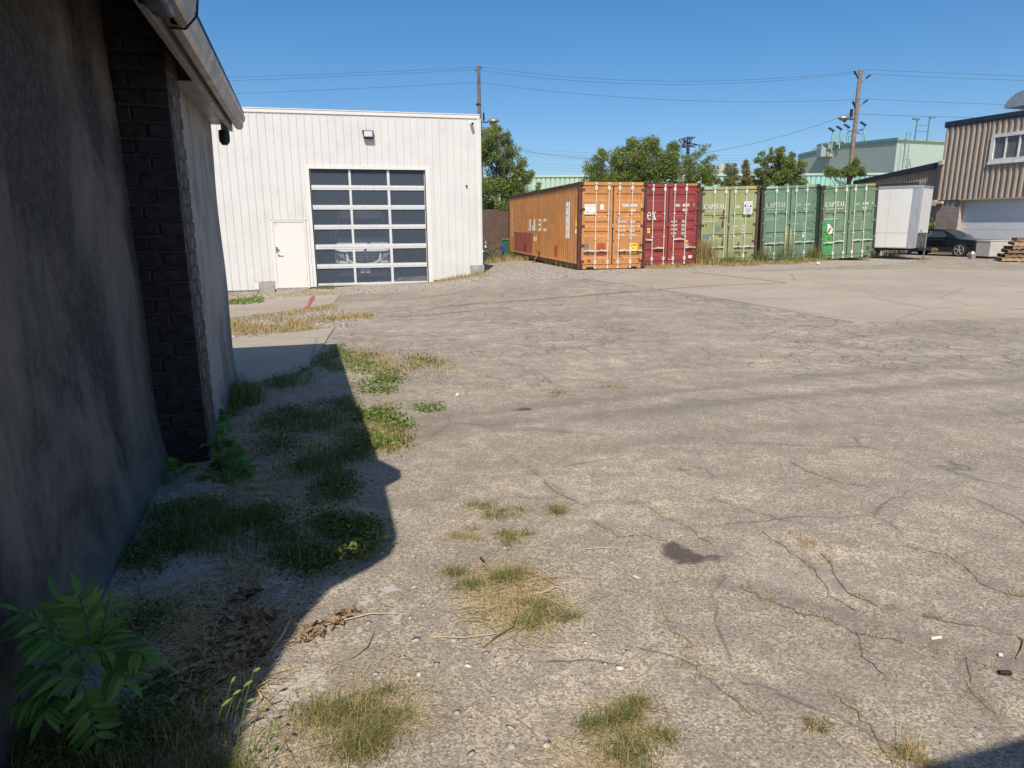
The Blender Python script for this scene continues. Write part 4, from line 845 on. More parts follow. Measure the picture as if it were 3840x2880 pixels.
    B = MB(); B.box(CW / 2 - .05, CW / 2 + .04, -.01, .028, 1.38, 1.50); B.build('lock_box', Md, P, bevel=.008)
    return t, Md, Mc
def tx(b_, s, mat, P, x, z, sx=.8, bold=.004, y=.0285): return text(b_, s, mat, P, (x, y, z), sx=sx, bold=bold)
def sticker(name, P, x0, x1, z0, z1, mat, y=.026): return MB().box(x0, x1, y, y + .003, z0, z1).build(name, mat, P)
def datatext(P, x1, x2, z, mat, heads, rows, step=.125, s=.085, xs=.62):
    for k, h in enumerate(heads): tx(h, s, mat, P, x1, z - k * step, xs, .002)
    for k, (a, b_) in enumerate(rows):
        tx(a, s * .62, mat, P, x2, z + .035 - k * step, xs, .002); tx(b_, s * .62, mat, P, x2, z - .015 - k * step, xs, .002)
B5 = [(2.28, 2.52, 0), (1.74, 1.92, 0), (1.42, 1.60, 0), (1.10, 1.28, 0), (.36, .58, 0)]
hz = [(.20, .52, M_yel), (CW - .58, CW - .20, M_yel)]
c1, Md1, Mc1 = container('orange shipping container with white rods, a caution sticker and a long ribbed side', (2.2775, 23.532, .043), .2, 0.0, (.54, .245, .085), (.115, .045, .035), (.66, .60, .52), B5, 0, [.62, .62, .62, .62], 1, .42, hz)
text('TCNU', .13, M_wl, c1, (1.53, .0285, 2.08), sx=.68, bold=.006); text('809294', .13, M_wl, c1, (1.83, .0285, 2.08), sx=.66, bold=.006); text('5', .13, M_wl, c1, (2.22, .0285, 2.08), sx=.66, bold=.004); text('45G1', .13, M_wl, c1, (1.83, .0285, 1.92), sx=.7, bold=.006)
datatext(c1, 1.40, 1.83, 1.545, M_wl, ['MAXGROSS', 'TARE WT.', 'PAYLOAD', 'CU. CAP.'], [('30,480 KGS.', '67,200 LBS.'), ('3,850 KGS.', '8,490 LBS.'), ('26,630 KGS.', '58,710 LBS.'), ('76.3 CU.M.', '2,693 CU.FT.')], .145, .105)
st = sticker('sticker', c1, .20, .60, 1.83, 2.16, M_sw); MB().tube([(.23, .022, 1.87), (.215, .022, 2.13), (.35, .022, 2.09), (.45, .022, 2.11), (.56, .022, 2.08)], .004, 5).build('print', pm('print_green', (.25, .38, .33), .6), st); MB().add([(.27, .0245, 1.89), (.58, .0245, 1.87), (.58, .0245, 1.91), (.42, .0245, 1.89), (.28, .0245, 1.94)], [(0, 1, 2, 3, 4)]).build('print', bpy.data.materials['print_green'], st); text('Capital', .035, M_gl, st, (.35, .0245, 1.98))
sticker('sticker', c1, .76, .89, 1.98, 2.16, M_sw); sticker('sticker', c1, .20, .38, .56, .85, pm('grey_patch', (.22, .19, .15), .7, var=.2)); sticker('sticker', c1, .68, .97, .50, .87, pm('red_patch', (.42, .075, .04), .5))
cs = sticker('sticker', c1, 1.84, 2.14, .515, .865, M_yl2)
for k, (wd_, q) in enumerate((('CAUTION', .05), ("9'6\"", .055), ('HIGH', .055))): text(wd_, .075 if k != 1 else .06, M_bk, cs, (1.99, .0245, .77 - k * .105), sx=.72, align='CENTER', bold=.001)
sticker('sticker', c1, .10, .20, 1.42, 1.46, M_sw); sticker('sticker', c1, 2.17, 2.28, 1.42, 1.46, M_sw)
# lettering on the long side follows the pressed panel: one piece per rib face
RS = (math.pi / 2, 0, -math.pi / 2)
def sideq(P, y0, y1, z0, z1, mat, name='lettering'):  # painted block on the ribbed side, following the profile
    B = MB(); x0 = .012; ys_ = [y0, y1]; y = .16
    while y < CL: ys_ += [v for v in (y, y + .070, y + .139, y + .209) if y0 < v < y1]; y += .278
    ys_ = sorted(set(ys_))
    def dep(v): q = (v - .16) % .278; return np.interp(q, [0, .07, .139, .209, .278], [0, 0, .036, .036, 0])
    rows = [(x0 + dep(v) - .003, v) for v in ys_]; B.loft([[(a, b_, z) for a, b_ in rows] for z in (z0, z1)], closed=False, cap=False); return B.build(name, mat, P)
M_pk = pm('faded_red_repaint', (.33, .095, .08), .6, var=.1, streak=.2)
SY = lambda X: float(np.interp(X, [183, 1085], [CL - .15, .15]))   # not linear in the picture; only used as a first guess below
def side_y(px):  # picture column (3840 wide) to distance along the container side
    o = Vector((2.2775, 23.532)); L = Vector((-math.sin(.2), math.cos(.2))); d = ray(px, 850); dx, dy = d[0], d[1]
    return (o.x * dy - o.y * dx) / (L.y * dx - L.x * dy)
for lx in ((1977, 1988, 'U'), (1995, 2006, 'A'), (2018, 2028, 'S'), (2037, 2047, 'C')):
    y0, y1 = side_y(lx[1]), side_y(lx[0]); z0, z1 = 1.24, 1.72; w_ = y1 - y0; ym = (y0 + y1) / 2; th = w_ * .30; zz_ = z1 - z0
    L_ = lx[2]; f = lambda a, b_: (y1 - w_ * a, y1 - w_ * b_)   # a: 0 left .. 1 right in the view
    def q_(a0, a1, b0, b1): ya, yb = f(a1, a0); sideq(c1, ya, yb, z0 + zz_ * b0, z0 + zz_ * b1, M_wl)
    if L_ == 'U': q_(0, .3, 0, 1); q_(.7, 1, 0, 1); q_(.3, .7, 0, .14)
    if L_ == 'A': q_(0, .28, 0, .45); q_(.2, .5, .25, .75); q_(.5, 1, 0, 1)
    if L_ == 'S': q_(0, .8, .80, 1); q_(0, .8, .42, .62); q_(0, .8, 0, .2); q_(.8, 1, .1, .35); q_(.8, 1, .62, .86)
    if L_ == 'C': q_(0, .8, .78, 1); q_(0, .8, 0, .2); q_(.85, 1, .68, .8); q_(.85, 1, .2, .35)
for a, b_ in ((2001, 2005), (2008, 2012), (2016, 2017)): sideq(c1, side_y(b_), side_y(a), .80, 1.0, M_wl)
sideq(c1, side_y(2009.5), side_y(2007), .80, .84, M_wl)
for k, zc in enumerate(np.linspace(2.30, .95, 10)): 
    yy = side_y(1917); sideq(c1, yy - .18, yy - .02, zc, zc + .10, M_wl); 
    if k % 2: sideq(c1, yy - .30, yy - .18, zc + .02, zc + .06, M_wl)
wq = sideq(c1, side_y(2132), side_y(2120), 1.02, 2.28, M_sw, 'sticker')
for zc in (2.08, 1.80, 1.50, 1.22): sideq(c1, side_y(2127), side_y(2121), zc, zc + .03, pm('print_red', (.5, .10, .10), .6) if zc == 2.08 else bpy.data.materials['print_red'], 'print')
sideq(c1, side_y(1993), side_y(1928), .19, 1.14, M_pk, 'repaint'); sideq(c1, side_y(2087), side_y(2078), .30, .72, bpy.data.materials['red_patch'], 'repaint'); sideq(c1, side_y(1970), side_y(1963), .30, .62, pm('brown_patch', (.14, .06, .04), .7), 'repaint')
sideq(c1, side_y(2159.5), side_y(2156), 1.45, 1.63, M_yl2, 'sticker'); sideq(c1, side_y(2158), side_y(2155.5), 1.20, 1.34, M_wl, 'lettering')
# red
c2, Md2, Mc2 = container('dark red shipping container with a white serif ex beside the orange one', (4.56, 25.15, .05), .2, .016, (.29, .055, .05), (.10, .035, .035), (.66, .61, .55), B5, 0, [.92, .62, .92, .62], 2, .25, [(CW - .56, CW - .18, M_yel)])
serif('ex', .42, M_wl, c2, (.395, .026, 1.63), sx=.60)
text('TGHU', .13, M_wl, c2, (1.42, .0285, 2.08), sx=.66, bold=.005); text('821659', .13, M_wl, c2, (1.76, .0285, 2.08), sx=.66, bold=.005); text('1', .13, M_wl, c2, (2.18, .0285, 2.08), sx=.66, bold=.005); text('45G1', .13, M_wl, c2, (1.76, .0285, 1.91), sx=.7, bold=.005)
datatext(c2, 1.33, 1.74, 1.52, M_wl, ['MAX.WT', 'TARE WT', 'PAYLOAD', 'CU.CAP'], [('30 480 KGS', '67 200 LBS'), ('3 980 KGS', '8 770 LBS'), ('26 500 KGS', '58 430 LBS'), ('76.4 CUM', '2 700 CFT')], .14, .095)
sticker('sticker', c2, .41, .52, 1.16, 1.34, M_yl2); sticker('sticker', c2, 1.88, 2.02, .79, .88, pm('sticker_orange', (.75, .36, .03), .5))
B = MB(); T_ = [(1.86, .74), (2.05, .74), (1.955, .56)]
for i in range(3): a, b_ = T_[i], T_[(i + 1) % 3]; B.bar((a[0], .0255, a[1]), (b_[0], .0255, b_[1]), .003, .014)
B.box(1.90, 2.01, .024, .027, .69, .71).box(1.945, 1.965, .024, .027, .61, .69); B.build('emblem', M_wl, c2)
B = MB(); B.add([(.44, .025, 1.28), (.49, .025, 1.28), (.465, .025, 1.22)], [(0, 1, 2)]); B.build('print', M_bk, c2); MB().tube([(CW / 2 + .03, .0, .26), (CW / 2 + .03, .0, .19), (CW / 2 + .18, .0, .185)], .008, 6).build('bent_strip', M_sw, c2); sticker('sticker', c2, 2.06, 2.20, .22, .32, M_sw)
B3 = [(1.66, 1.84, 0), (.92, 1.10, 0)]
def green_text(P, letters, num, chk, white, dim, z0=2.06):
    serif('CAPITAL', .19, white, P, (.20, .0285, z0), sx=.84); MB().box(.20, 1.0, .0275, .0295, z0 - .09, z0 - .075).build('underline', white, P); text('www.capitallease.com', .075, white, P, (.16, .0285, 1.575), sx=.92, bold=.001)
    text('CLHU', .125, dim, P, (1.44, .0285, z0 + .02), sx=.66, bold=.003); datatext(P, 1.36, 1.78, 1.36, dim, ['MAX.GROSS', 'TARE', 'NET', 'CU.CAP'], [('30.480 KG', '67.200 LB'), ('3.700 KG', '8.160 LB'), ('26.780 KG', '59.040 LB'), ('76.5 CU.M', '2.700 CU.F')], .13, .07)
    if num: text(num, .125, white, P, (1.80, .0285, z0 + .02), sx=.64, bold=.004); text('45G1', .125, white, P, (1.80, .0285, z0 - .15), sx=.68, bold=.004)
    if chk: text(chk, .125, white, P, (2.20, .0285, z0 + .02), sx=.64, bold=.004)
M_dimw = pm('dim_letter_paint', (.50, .56, .48), .6, fine=0, var=.1)
c3, Md3, Mc3 = container('faded light green shipping container with a white notice sign and rust streaks', (7.305, 27.051, .024), .117, .018, (.305, .335, .155), (.10, .06, .045), (.66, .62, .56), B3, 0, [.60, .60, .60, .60], 3, .55, [(.20, .44, M_sw), (CW - .56, CW - .18, M_yel)])
green_text(c3, 'CAPITAL', None, '1', M_wl, M_wl)
M_ns = pm('notice_sign_face', (.62, .65, .68), .5, var=.03); ns = MB().box(1.77, 2.13, -.034, -.030, 1.83, 2.32).build('notice_sign', M_ns, c3)
for k, q in enumerate(('ALL ACTIVITIES', 'MONITORED', 'BY VIDEO', 'CAMERA')): text(q, .042, M_bk, ns, (1.95, -.0355, 2.02 - k * .052), align='CENTER', sx=.85)
text('NOTICE', .06, M_wl, ns, (1.95, -.0355, 2.25), align='CENTER'); MB().box(1.81, 1.86, -.037, -.0345, 2.10, 2.20).box(1.91, 1.94, -.037, -.0345, 2.10, 2.15).add([(1.99, -.036, 2.10), (2.09, -.036, 2.10), (2.08, -.036, 2.19), (2.03, -.036, 2.15)], [(0, 1, 2, 3)]).build('pictogram', M_bk, ns)
M_rst = pm('rust_streak', (.16, .062, .025), .9, var=.3, scale=18); M_tl = pm('teal_patch', (.16, .25, .20), .6)
def blot(P, pts, mat=M_rst, y=.0262, name='rust_patch'): B = MB(); B.prism(pts, Matrix.Translation((0, y, 0)) @ Matrix.Rotation(math.pi / 2, 4, 'X'), .002); B.build(name, mat, P)
def rblot(P, cx, cz, rx, rz, mat=None, y=.0262):
    n = 11; blot(P, [(cx + rx * (.6 + .6 * random.random()) * math.cos(a), cz + rz * (.6 + .6 * random.random()) * math.sin(a)) for a in np.linspace(0, 2 * math.pi, n + 1)[:-1]], mat or M_rst, y)
for q in ((1.00, 1.72, .17, .045), (1.02, 1.90, .07, .10), (.98, 1.45, .05, .16), (.95, 1.05, .14, .015), (1.01, .70, .06, .16), (1.66, .66, .05, .14), (1.60, .38, .13, .04), (1.98, .35, .07, .06), (1.72, .33, .03, .12), (.30, 1.46, .03, .05), (2.05, 1.75, .03, .03), (.40, .60, .04, .05), (2.02, .58, .03, .03), (1.96, .22, .04, .10)): rblot(c3, *q)
sticker('teal_patch', c3, .68, .90, 1.20, 1.42, M_tl, .0335); sticker('teal_patch', c3, .23, .46, .92 + .0, 1.10, M_tl, .0335); sticker('teal_patch', c3, .20, .50, .52, .76, M_tl, .0335)
MB().box(CW / 2 - .03, CW / 2 + .025, -.04, -.011, 1.36, 1.44).build('padlock', M_ss, c3)
c4_, Md4, Mc4 = container('muted green shipping container with dim serif lettering between two others', (10.075, 27.954, .069), .115, .039, (.152, .25, .162), (.07, .055, .045), (.58, .62, .56), B3, 0, [.66, .66, .66, .66], 4, .38, [(.20, .56, M_sw), (CW - .56, CW - .22, M_yel)])
green_text(c4_, 'CAPITAL', '653276', '7', M_dimw, M_dimw)
sticker('brown_plate', c4_, .22, .46, .22, .55, pm('plate_cream', (.6, .58, .5), .6), .0335); sticker('brown_plate', c4_, .24, .44, .20, .53, bpy.data.materials['grey_patch'], .0305); sticker('sticker', c4_, 1.80, 1.90, .84, 1.04, M_sw, .0335)
sticker('yellowed_patch', c4_, 1.02, 1.15, .60, 1.30, pm('yellow_green_patch', (.36, .36, .12), .7), .0275); sticker('yellowed_patch', c4_, 1.24, 1.34, .60, 1.20, bpy.data.materials['yellow_green_patch'], .0275)
sticker('blue_mark', c4_, 2.13, 2.26, .58, .64, pm('cyan_mark', (.15, .50, .55), .6), .005); sticker('blue_mark', c4_, 1.23, 1.30, .95, 1.02, bpy.data.materials['cyan_mark'], .005)
c5, Md5, Mc5 = container('green shipping container with a bright green repaint, last in the row by the trailer', (12.411, 27.857, .083), .127, .048, (.15, .24, .142), (.06, .05, .045), (.64, .60, .53), B3, 0, [.66, .70, .70, .70], 5, .32, [(.46, .55, M_yel), (CW - .44, CW - .18, M_yel)])
green_text(c5, 'CAPITAL', '895403', '3', M_wl, M_dimw)
M_bg = pm('bright_green_repaint', (.07, .30, .08), .5, var=.15)
B = MB(); pr = [(.036, .24), (.036, .92), (.066, .955), (.066, 1.065), (.036, 1.10), (.036, 1.52)]; B.loft([[(x, a - .003, b_) for a, b_ in pr] for x in (.212, .60)], closed=False, cap=False); B.box(.128, .2115, .0265, .0295, .17, 1.50); B.build('repaint', M_bg, c5)
blot(c5, [(.33, 1.40), (.52, 1.38), (.50, 1.28), (.57, 1.20), (.55, 1.02), (.40, .99), (.32, 1.04), (.34, 1.20)], M_sw, .030, 'sticker_remnant'); blot(c5, [(.32, 1.02), (.38, 1.02), (.52, 1.22), (.46, 1.26), (.36, 1.14)], pm('sticker_glue_brown', (.20, .14, .12), .8), .0275, 'sticker_remnant'); blot(c5, [(.44, 1.33), (.56, 1.31), (.57, 1.38), (.46, 1.41)], bpy.data.materials['sticker_glue_brown'], .0275, 'sticker_remnant')
M_chk = pm('pale_scribble', (.36, .48, .48), .7); B = MB()
for a, b_ in (((.76, 1.18), (.92, 1.42)), ((.92, 1.18), (.78, 1.44)), ((.74, 1.30), (.95, 1.34)), ((.80, 1.45), (.90, 1.45)), ((.98, 1.38), (1.04, 1.33)), ((1.06, 1.40), (1.02, 1.32)), ((1.05, 1.33), (1.12, 1.38))): B.bar((a[0], .026, a[1]), (b_[0], .026, b_[1]), .003, .012)
B.build('scribble', M_chk, c5)
for P, qs in ((c1, ((.4, .28, .05, .05), (1.55, .40, .03, .02), (1.48, .64, .04, .05), (1.50, .52, .02, .10), (2.25, .55, .03, .04), (1.3, .30, .03, .03), (1.62, .33, .05, .01), (1.75, .25, .02, .02), (.9, .24, .03, .02), (.83, 1.75, .02, .02), (2.2, .33, .06, .02), (1.9, .20, .04, .02), (1.25, 1.9, .015, .03), (1.27, .95, .02, .06))), (c2, ((1.9, 2.3, .06, .03), (1.3, .35, .03, .02), (.7, .28, .04, .02))), (c4_, ((.3, 2.2, .02, .10), (.55, .55, .02, .02), (1.35, 1.9, .01, .07), (2.0, .62, .02, .06), (2.2, 2.2, .015, .1))), (c5, ((2.15, .35, .08, .10), (1.9, .72, .015, .08), (.42, .80, .02, .12), (1.5, .2, .05, .02), (2.05, .72, .02, .05)))):
    for q in qs: rblot(P, *q)
sticker('teal_patch', c5, .92, 1.02, .38, .60, M_tl, .0335)
random.seed(77)
# ================================================================== enclosed trailer
TC = Vector((17.0, 29.1)); TA = -math.pi / 4
tr = thing('enclosed_trailer', 'white enclosed cargo trailer parked beside the last green container', 'trailer', (TC.x, TC.y, 0), (0, 0, TA))
# local: near right corner at origin, length towards -x, width towards +y
M_tw = pm('trailer_white', (.72, .71, .68), .35, var=.03, scale=1, dirt=.08, fine=0); M_tg = pm('trailer_stone_guard', (.16, .16, .15), .5, .3); M_ta = pm('trailer_aluminium', (.58, .59, .60), .35, .6, var=.06, fine=0)
TLn, TWd, TZ0, TZ1 = 3.4, 1.55, .49, 3.04
MB().box(-TLn, -.01, .01, TWd - .01, TZ0, TZ1 - .02).build('body', M_tw, tr)
for x0, x1 in ((-3.38, -2.3), (-2.29, -1.2), (-1.19, -.36)): MB().box(x0, x1, -.004, .009, TZ0 + .62, TZ1 - .11).build('side_panel', M_tw, tr)
for x0, x1 in ((-3.38, -1.2), (-1.19, -.36)): MB().box(x0, x1, -.006, .009, TZ0 + .02, TZ0 + .60).build('side_panel', M_ta if x0 < -9 else M_tw, tr)
MB().box(-.35, -.09, -.006, .009, TZ0 + .02, TZ1 - .11).build('side_panel', M_ta, tr)
B = MB(); B.box(-TLn, .0, -.02, .02, TZ1 - .10, TZ1).box(-.02, .015, .0, TWd, TZ1 - .10, TZ1 - .0).box(-.085, .015, -.02, .02, TZ0, TZ1 - .1).box(-TLn, -.085, -.018, .02, TZ0 - .02, TZ0 + .015).box(-TLn, .0, .02, TWd, TZ1 - .03, TZ1 - .002); B.build('trim', M_ta, tr)
MB().box(-.009, .006, .03, TWd - .03, TZ0 + .62, TZ1 - .12).build('front_panel', M_tw, tr); MB().box(-.009, .010, .03, TWd - .03, TZ0 + .01, TZ0 + .61).build('stone_guard', M_tg, tr)
MB().box(-3.3, -1.2, .02, .10, TZ0 - .14, TZ0 - .021).box(-3.3, .1, .5, .6, TZ0 - .12, TZ0 - .022).build('frame', M_dkm, tr)
B = MB(); B.bar((.0, .25, TZ0 - .03), (.42, .72, TZ0 - .06), .07, .09).bar((.0, TWd - .25, TZ0 - .03), (.42, .80, TZ0 - .06), .07, .09); B.build('drawbar', M_dkm, tr)
B = MB(); B.box(.40, .60, .71, .81, TZ0 - .12, TZ0 + .0).lathe([(.05, 0), (.075, .03), (.06, .09)], Matrix.Translation((.60, .76, TZ0 - .12)), 12); B.build('coupler', pm('brass_coupler', (.40, .28, .12), .4, .7), tr)
B = MB(); B.tube([(.22, .50, .10), (.22, .50, .62)], .030, 10).tube([(.22, .50, .45), (.22, .50, 1.0)], .045, 10).tube([(.22, .50, 1.0), (.32, .46, 1.02), (.32, .46, 1.08)], .014, 6).box(.14, .30, .42, .58, .085, .10); B.build('jack', M_ss, tr)
MB().tube([(.02, .25, 1.0), (.06, .28, 1.25), (.12, .4, 1.0), (.2, .5, .9)], .012, 6).build('cable', M_blackg, tr)
for x_ in (-2.6, -1.75):
    wh = MB().tube([(x_, .06, .33), (x_, .28, .33)], .33, 24).build('wheel', pm('tyre_rubber', (.02, .02, .02), .8) if x_ == -2.6 else bpy.data.materials['tyre_rubber'], tr); MB().tube([(x_, .05, .33), (x_, .059, .33)], .20, 20).build('rim', M_ta, wh)
M_ty = bpy.data.materials['tyre_rubber']
blk = thing('wooden_block', 'wooden block under the jack of the white trailer', 'block', G(3449, 967)); q = TC + Vector((math.cos(TA) * .22 - math.sin(TA) * .50, math.sin(TA) * .22 + math.cos(TA) * .50)); blk.location = (q.x, q.y, float(zg(q.x, q.y)))
M_lum = pm('pale_lumber', (.42, .29, .15), .8, var=.25, scale=9); M_lum2 = pm('aged_lumber', (.22, .14, .09), .8, var=.3, scale=8)
MB().box(-.22, .22, -.12, .12, -.02, .085).build('block', M_lum2, blk)
tr.location.z = 0
# ================================================================== black saloon car
car = thing('parked_car', 'black classic saloon car parked behind the white trailer', 'car', (0, 0, 0), (0, 0, -.62))
M_car = pm('black_car_paint', (.006, .008, .012), .16, var=.05, fine=0, spec=.6); M_glass = pm('car_glass', (.035, .05, .05), .04, var=.02, fine=0, spec=.8); M_chr = pm('chrome', (.7, .7, .7), .12, 1.0, var=.02, fine=0)
def section(x, hw, z0, z1, zs):  # lower body section, closed loop
    return [(x, -hw * .93, z0), (x, -hw, z0 + (zs - z0) * .35), (x, -hw, zs), (x, -hw * .93, z1 - .02), (x, -hw * .80, z1), (x, 0, z1 + .02), (x, hw * .80, z1), (x, hw * .93, z1 - .02), (x, hw, zs), (x, hw, z0 + (zs - z0) * .35), (x, hw * .93, z0)]
M_rimp = pm('alloy_silver', (.62, .62, .62), .3, .35, var=.03, fine=0)
SX = [(-2.45, .62, .40, .66, .55), (-2.40, .76, .30, .78, .60), (-2.1, .85, .26, .86, .68), (-1.4, .885, .24, .92, .72), (-.5, .89, .22, .93, .72), (.5, .89, .22, .93, .72), (.95, .885, .22, .92, .72), (1.5, .88, .24, .88, .70), (2.0, .85, .26, .83, .66), (2.28, .80, .30, .77, .60), (2.38, .70, .36, .68, .55)]
B = MB(); B.loft([section(*q) for q in SX]); bd = B.build('body', M_car, car, smooth=True)
cab = [(-1.75, .90, .70), (-1.15, 1.30, .60), (-.3, 1.36, .60), (.35, 1.32, .60), (1.10, .91, .70)]
B = MB(); lo2 = [(-1.85, .91), (-1.0, .93), (-.3, .93), (.4, .93), (1.15, .90)]
secs = [[(a[0], -.80, b_), (c_[0], -c_[2], c_[1]), (c_[0], 0, c_[1] + .03 * (c_[1] > 1)), (c_[0], c_[2], c_[1]), (a[0], .80, b_)] for (a, b_, c_) in [((q[0],), q[1], r_) for q, r_ in zip(lo2, cab)]]
B.loft(secs); B.build('cabin', M_car, car, smooth=True)
for s_ in (-1, 1):
    def W(x0, x1, x2, x3, zb=.955, zt=1.27, nm='window'):
        yb, yt = .808, .640
        B = MB(); B.add([(x0, s_ * yb, zb), (x1, s_ * yb, zb), (x2, s_ * yt, zt), (x3, s_ * yt, zt)], [(0, 1, 2, 3)]); o = B.build(nm, M_glass, car)
        B = MB(); c_ = [(x0, s_ * (yb + .003), zb), (x1, s_ * (yb + .003), zb), (x2, s_ * (yt + .003), zt), (x3, s_ * (yt + .003), zt)]
        for i in range(4): B.bar(c_[i], c_[(i + 1) % 4], .014, .018)
        B.build('chrome_trim', M_chr, o)
    W(-1.28, -.38, -.44, -1.02); W(-.28, .78, .30, -.30)
    MB().box(-1.0, 1.0, s_ * .893 - .004, s_ * .893 + .004, .60, .62).build('side_strip', M_chr, car)
    for x_ in (-.55, .42): MB().box(x_ - .09, x_ + .07, s_ * .895 - .015, s_ * .895 + .012, .80, .83).build('door_handle', M_chr, car)
    for x_ in (-.33, .78, -1.25): MB().box(x_ - .004, x_ + .004, s_ * .888 - .006, s_ * .888 + .006, .34, .92).build('door_gap', M_blackg, car)
    MB().box(.72, .86, s_ * .90 - .07, s_ * .90 + .09, .96, 1.08).build('mirror', M_car, car, bevel=.02)
    for x_ in (-1.45, 1.42):
        MB().tube([(x_, s_ * .72, .335), (x_, s_ * .897, .335)], .375, 26).build('wheel_arch', M_blackg, car)
        wo_ = MB().tube([(x_, s_ * .70, .325), (x_, s_ * .905, .325)], .325, 28).build('wheel', M_ty, car, smooth=True)
        rm = MB(); y1_ = s_ * .908; rm.tube([(x_, y1_ - s_ * .03, .325), (x_, y1_, .325)], .245, 28); ro = rm.build('rim', pm('rim_dark', (.10, .10, .10), .3, .8) if 'rim_dark' not in bpy.data.materials else bpy.data.materials['rim_dark'], wo_)
        B = MB()
        for k in range(5):
            a = 2 * math.pi * k / 5 + .3
            for da in (-.14, .14): B.bar((x_ + .04 * math.cos(a), y1_ + s_ * .006, .325 + .04 * math.sin(a)), (x_ + .225 * math.cos(a + da), y1_ + s_ * .006, .325 + .225 * math.sin(a + da)), .012, .04, up=(0, 1, 0))
        for k in range(24):
            a, a2 = 2 * math.pi * k / 24, 2 * math.pi * (k + 1) / 24; B.bar((x_ + .235 * math.cos(a), y1_ + s_ * .004, .325 + .235 * math.sin(a)), (x_ + .235 * math.cos(a2), y1_ + s_ * .004, .325 + .235 * math.sin(a2)), .012, .03, up=(0, 1, 0))
        B.tube([(x_, y1_, .325), (x_, y1_ + s_ * .014, .325)], .045, 12); B.build('spokes', M_rimp, wo_)
B = MB(); B.add([(1.17, -.74, .93), (1.17, .74, .93), (.44, .56, 1.315), (.44, -.56, 1.315)], [(0, 1, 2, 3)]); B.build('windscreen', M_glass, car)
B = MB(); B.add([(-1.86, -.74, .94), (-1.86, .74, .94), (-1.22, .56, 1.295), (-1.22, -.56, 1.295)], [(0, 1, 2, 3)]); B.build('rear_window', M_glass, car)
MB().box(2.30, 2.44, -.84, .84, .40, .52).build('bumper', M_chr, car, bevel=.03); MB().box(-2.52, -2.38, -.84, .84, .42, .54).build('bumper', M_chr, car, bevel=.03)
for y_ in (-.60, -.40, .40, .60): MB().tube([(2.30, y_, .62), (2.405, y_, .62)], .085, 16).build('headlight', M_glass, car)
MB().box(2.34, 2.42, -.26, .26, .53, .70).build('grille', M_chr, car)
wp_ = [plane_pt(3596, 938, 31.8), plane_pt(3391, 938, 34.1)]
ang = math.atan2(wp_[0].y - wp_[1].y, wp_[0].x - wp_[1].x); car.rotation_euler = (0, 0, ang)
mid = (wp_[0] + wp_[1]) / 2 + Vector((-math.sin(ang), math.cos(ang), 0)) * .85; car.location = (mid.x, mid.y, float(zg(mid.x, mid.y)))
SCALE_W = (wp_[0] - wp_[1]).length / 2.87; car.scale = (SCALE_W,) * 3 if .9 < SCALE_W < 1.1 else (1, 1, 1)
# ================================================================== dock box, cone, pallets, block
db = thing('dock_box', 'pale steel loading box standing in front of the roller door', 'dock', (0, 0, 0)); a0 = G(3708, 957); a0 = plane_pt(3708, 957, 29.9); a2 = plane_pt(3656, 957, 30.6)
db.location = (a0.x, a0.y, .02); db.rotation_euler = (0, 0, math.atan2(-(a2.x - a0.x), a2.y - a0.y)); DBL = math.hypot(a2.x - a0.x, a2.y - a0.y)
M_db = pm('dock_box_grey', (.50, .49, .44), .5, var=.08, dirt=.25)
MB().box(0, 1.8, 0, DBL, .06, .70).build('body', M_db, db); MB().box(-.02, 1.82, -.02, DBL + .02, .70, .74).build('lid', M_db, db, bevel=.005); MB().box(.05, 1.75, .05, DBL - .05, -.1, .06).build('base', M_dkm, db)  # dark inset base stands in for the shaded gap under the box
cn = thing('lantern_post', 'small grey capped post standing by the nose of the black car', 'post', (0, 0, 0)); a1 = plane_pt(3645, 964, 29.9); cn.location = (a1.x, a1.y, 0)
MB().box(-.09, .09, -.09, .09, -.05, .19).build('body', pm('plastic_grey', (.25, .27, .29), .5), cn); B = MB(); B.lathe([(.11, .19), (.12, .21), (.05, .30), (.01, .31)], None, 8); B.build('cap', M_ta, cn)
random.seed(5)
def pallet(lab, loc, rz, tilt=(0, 0), mat=None):
    t = thing('wooden_pallet', lab, 'pallet', loc, (tilt[0], tilt[1], rz), 'stacked pallets by the roller door'); mat = mat or M_lum
    for y_ in (-.5, 0, .46): MB().box(-.6, .6, y_, y_ + .04, .02, .11).build('stringer', mat, t)
    for i in range(6): MB().box(-.6 + i * .22, -.6 + i * .22 + random.uniform(.09, .12), -.5, .5, .111, .13).build('deck_board', mat, t)
    for x_ in (-.6, -.06, .49): MB().box(x_, x_ + .11, -.5, .5, 0, .019).build('bottom_board', mat, t)
    return t
pb = plane_pt(3818, 971, 27.6); pl = ['lowest yellowish pallet of the stack at the right edge', 'second pallet from the ground in the leaning stack', 'third pallet from the ground in the leaning stack', 'fourth pallet in the leaning stack', 'fifth pallet in the leaning stack', 'topmost pallet of the leaning stack']
for i in range(6):
    pallet(pl[i], (pb.x + .10 + .115 * i, pb.y + .3, .01 + i * .155), -.35 + random.uniform(-.08, .08), (random.uniform(-.03, .03), random.uniform(-.03, .03)), M_lum if i in (0, 4) else M_lum2)
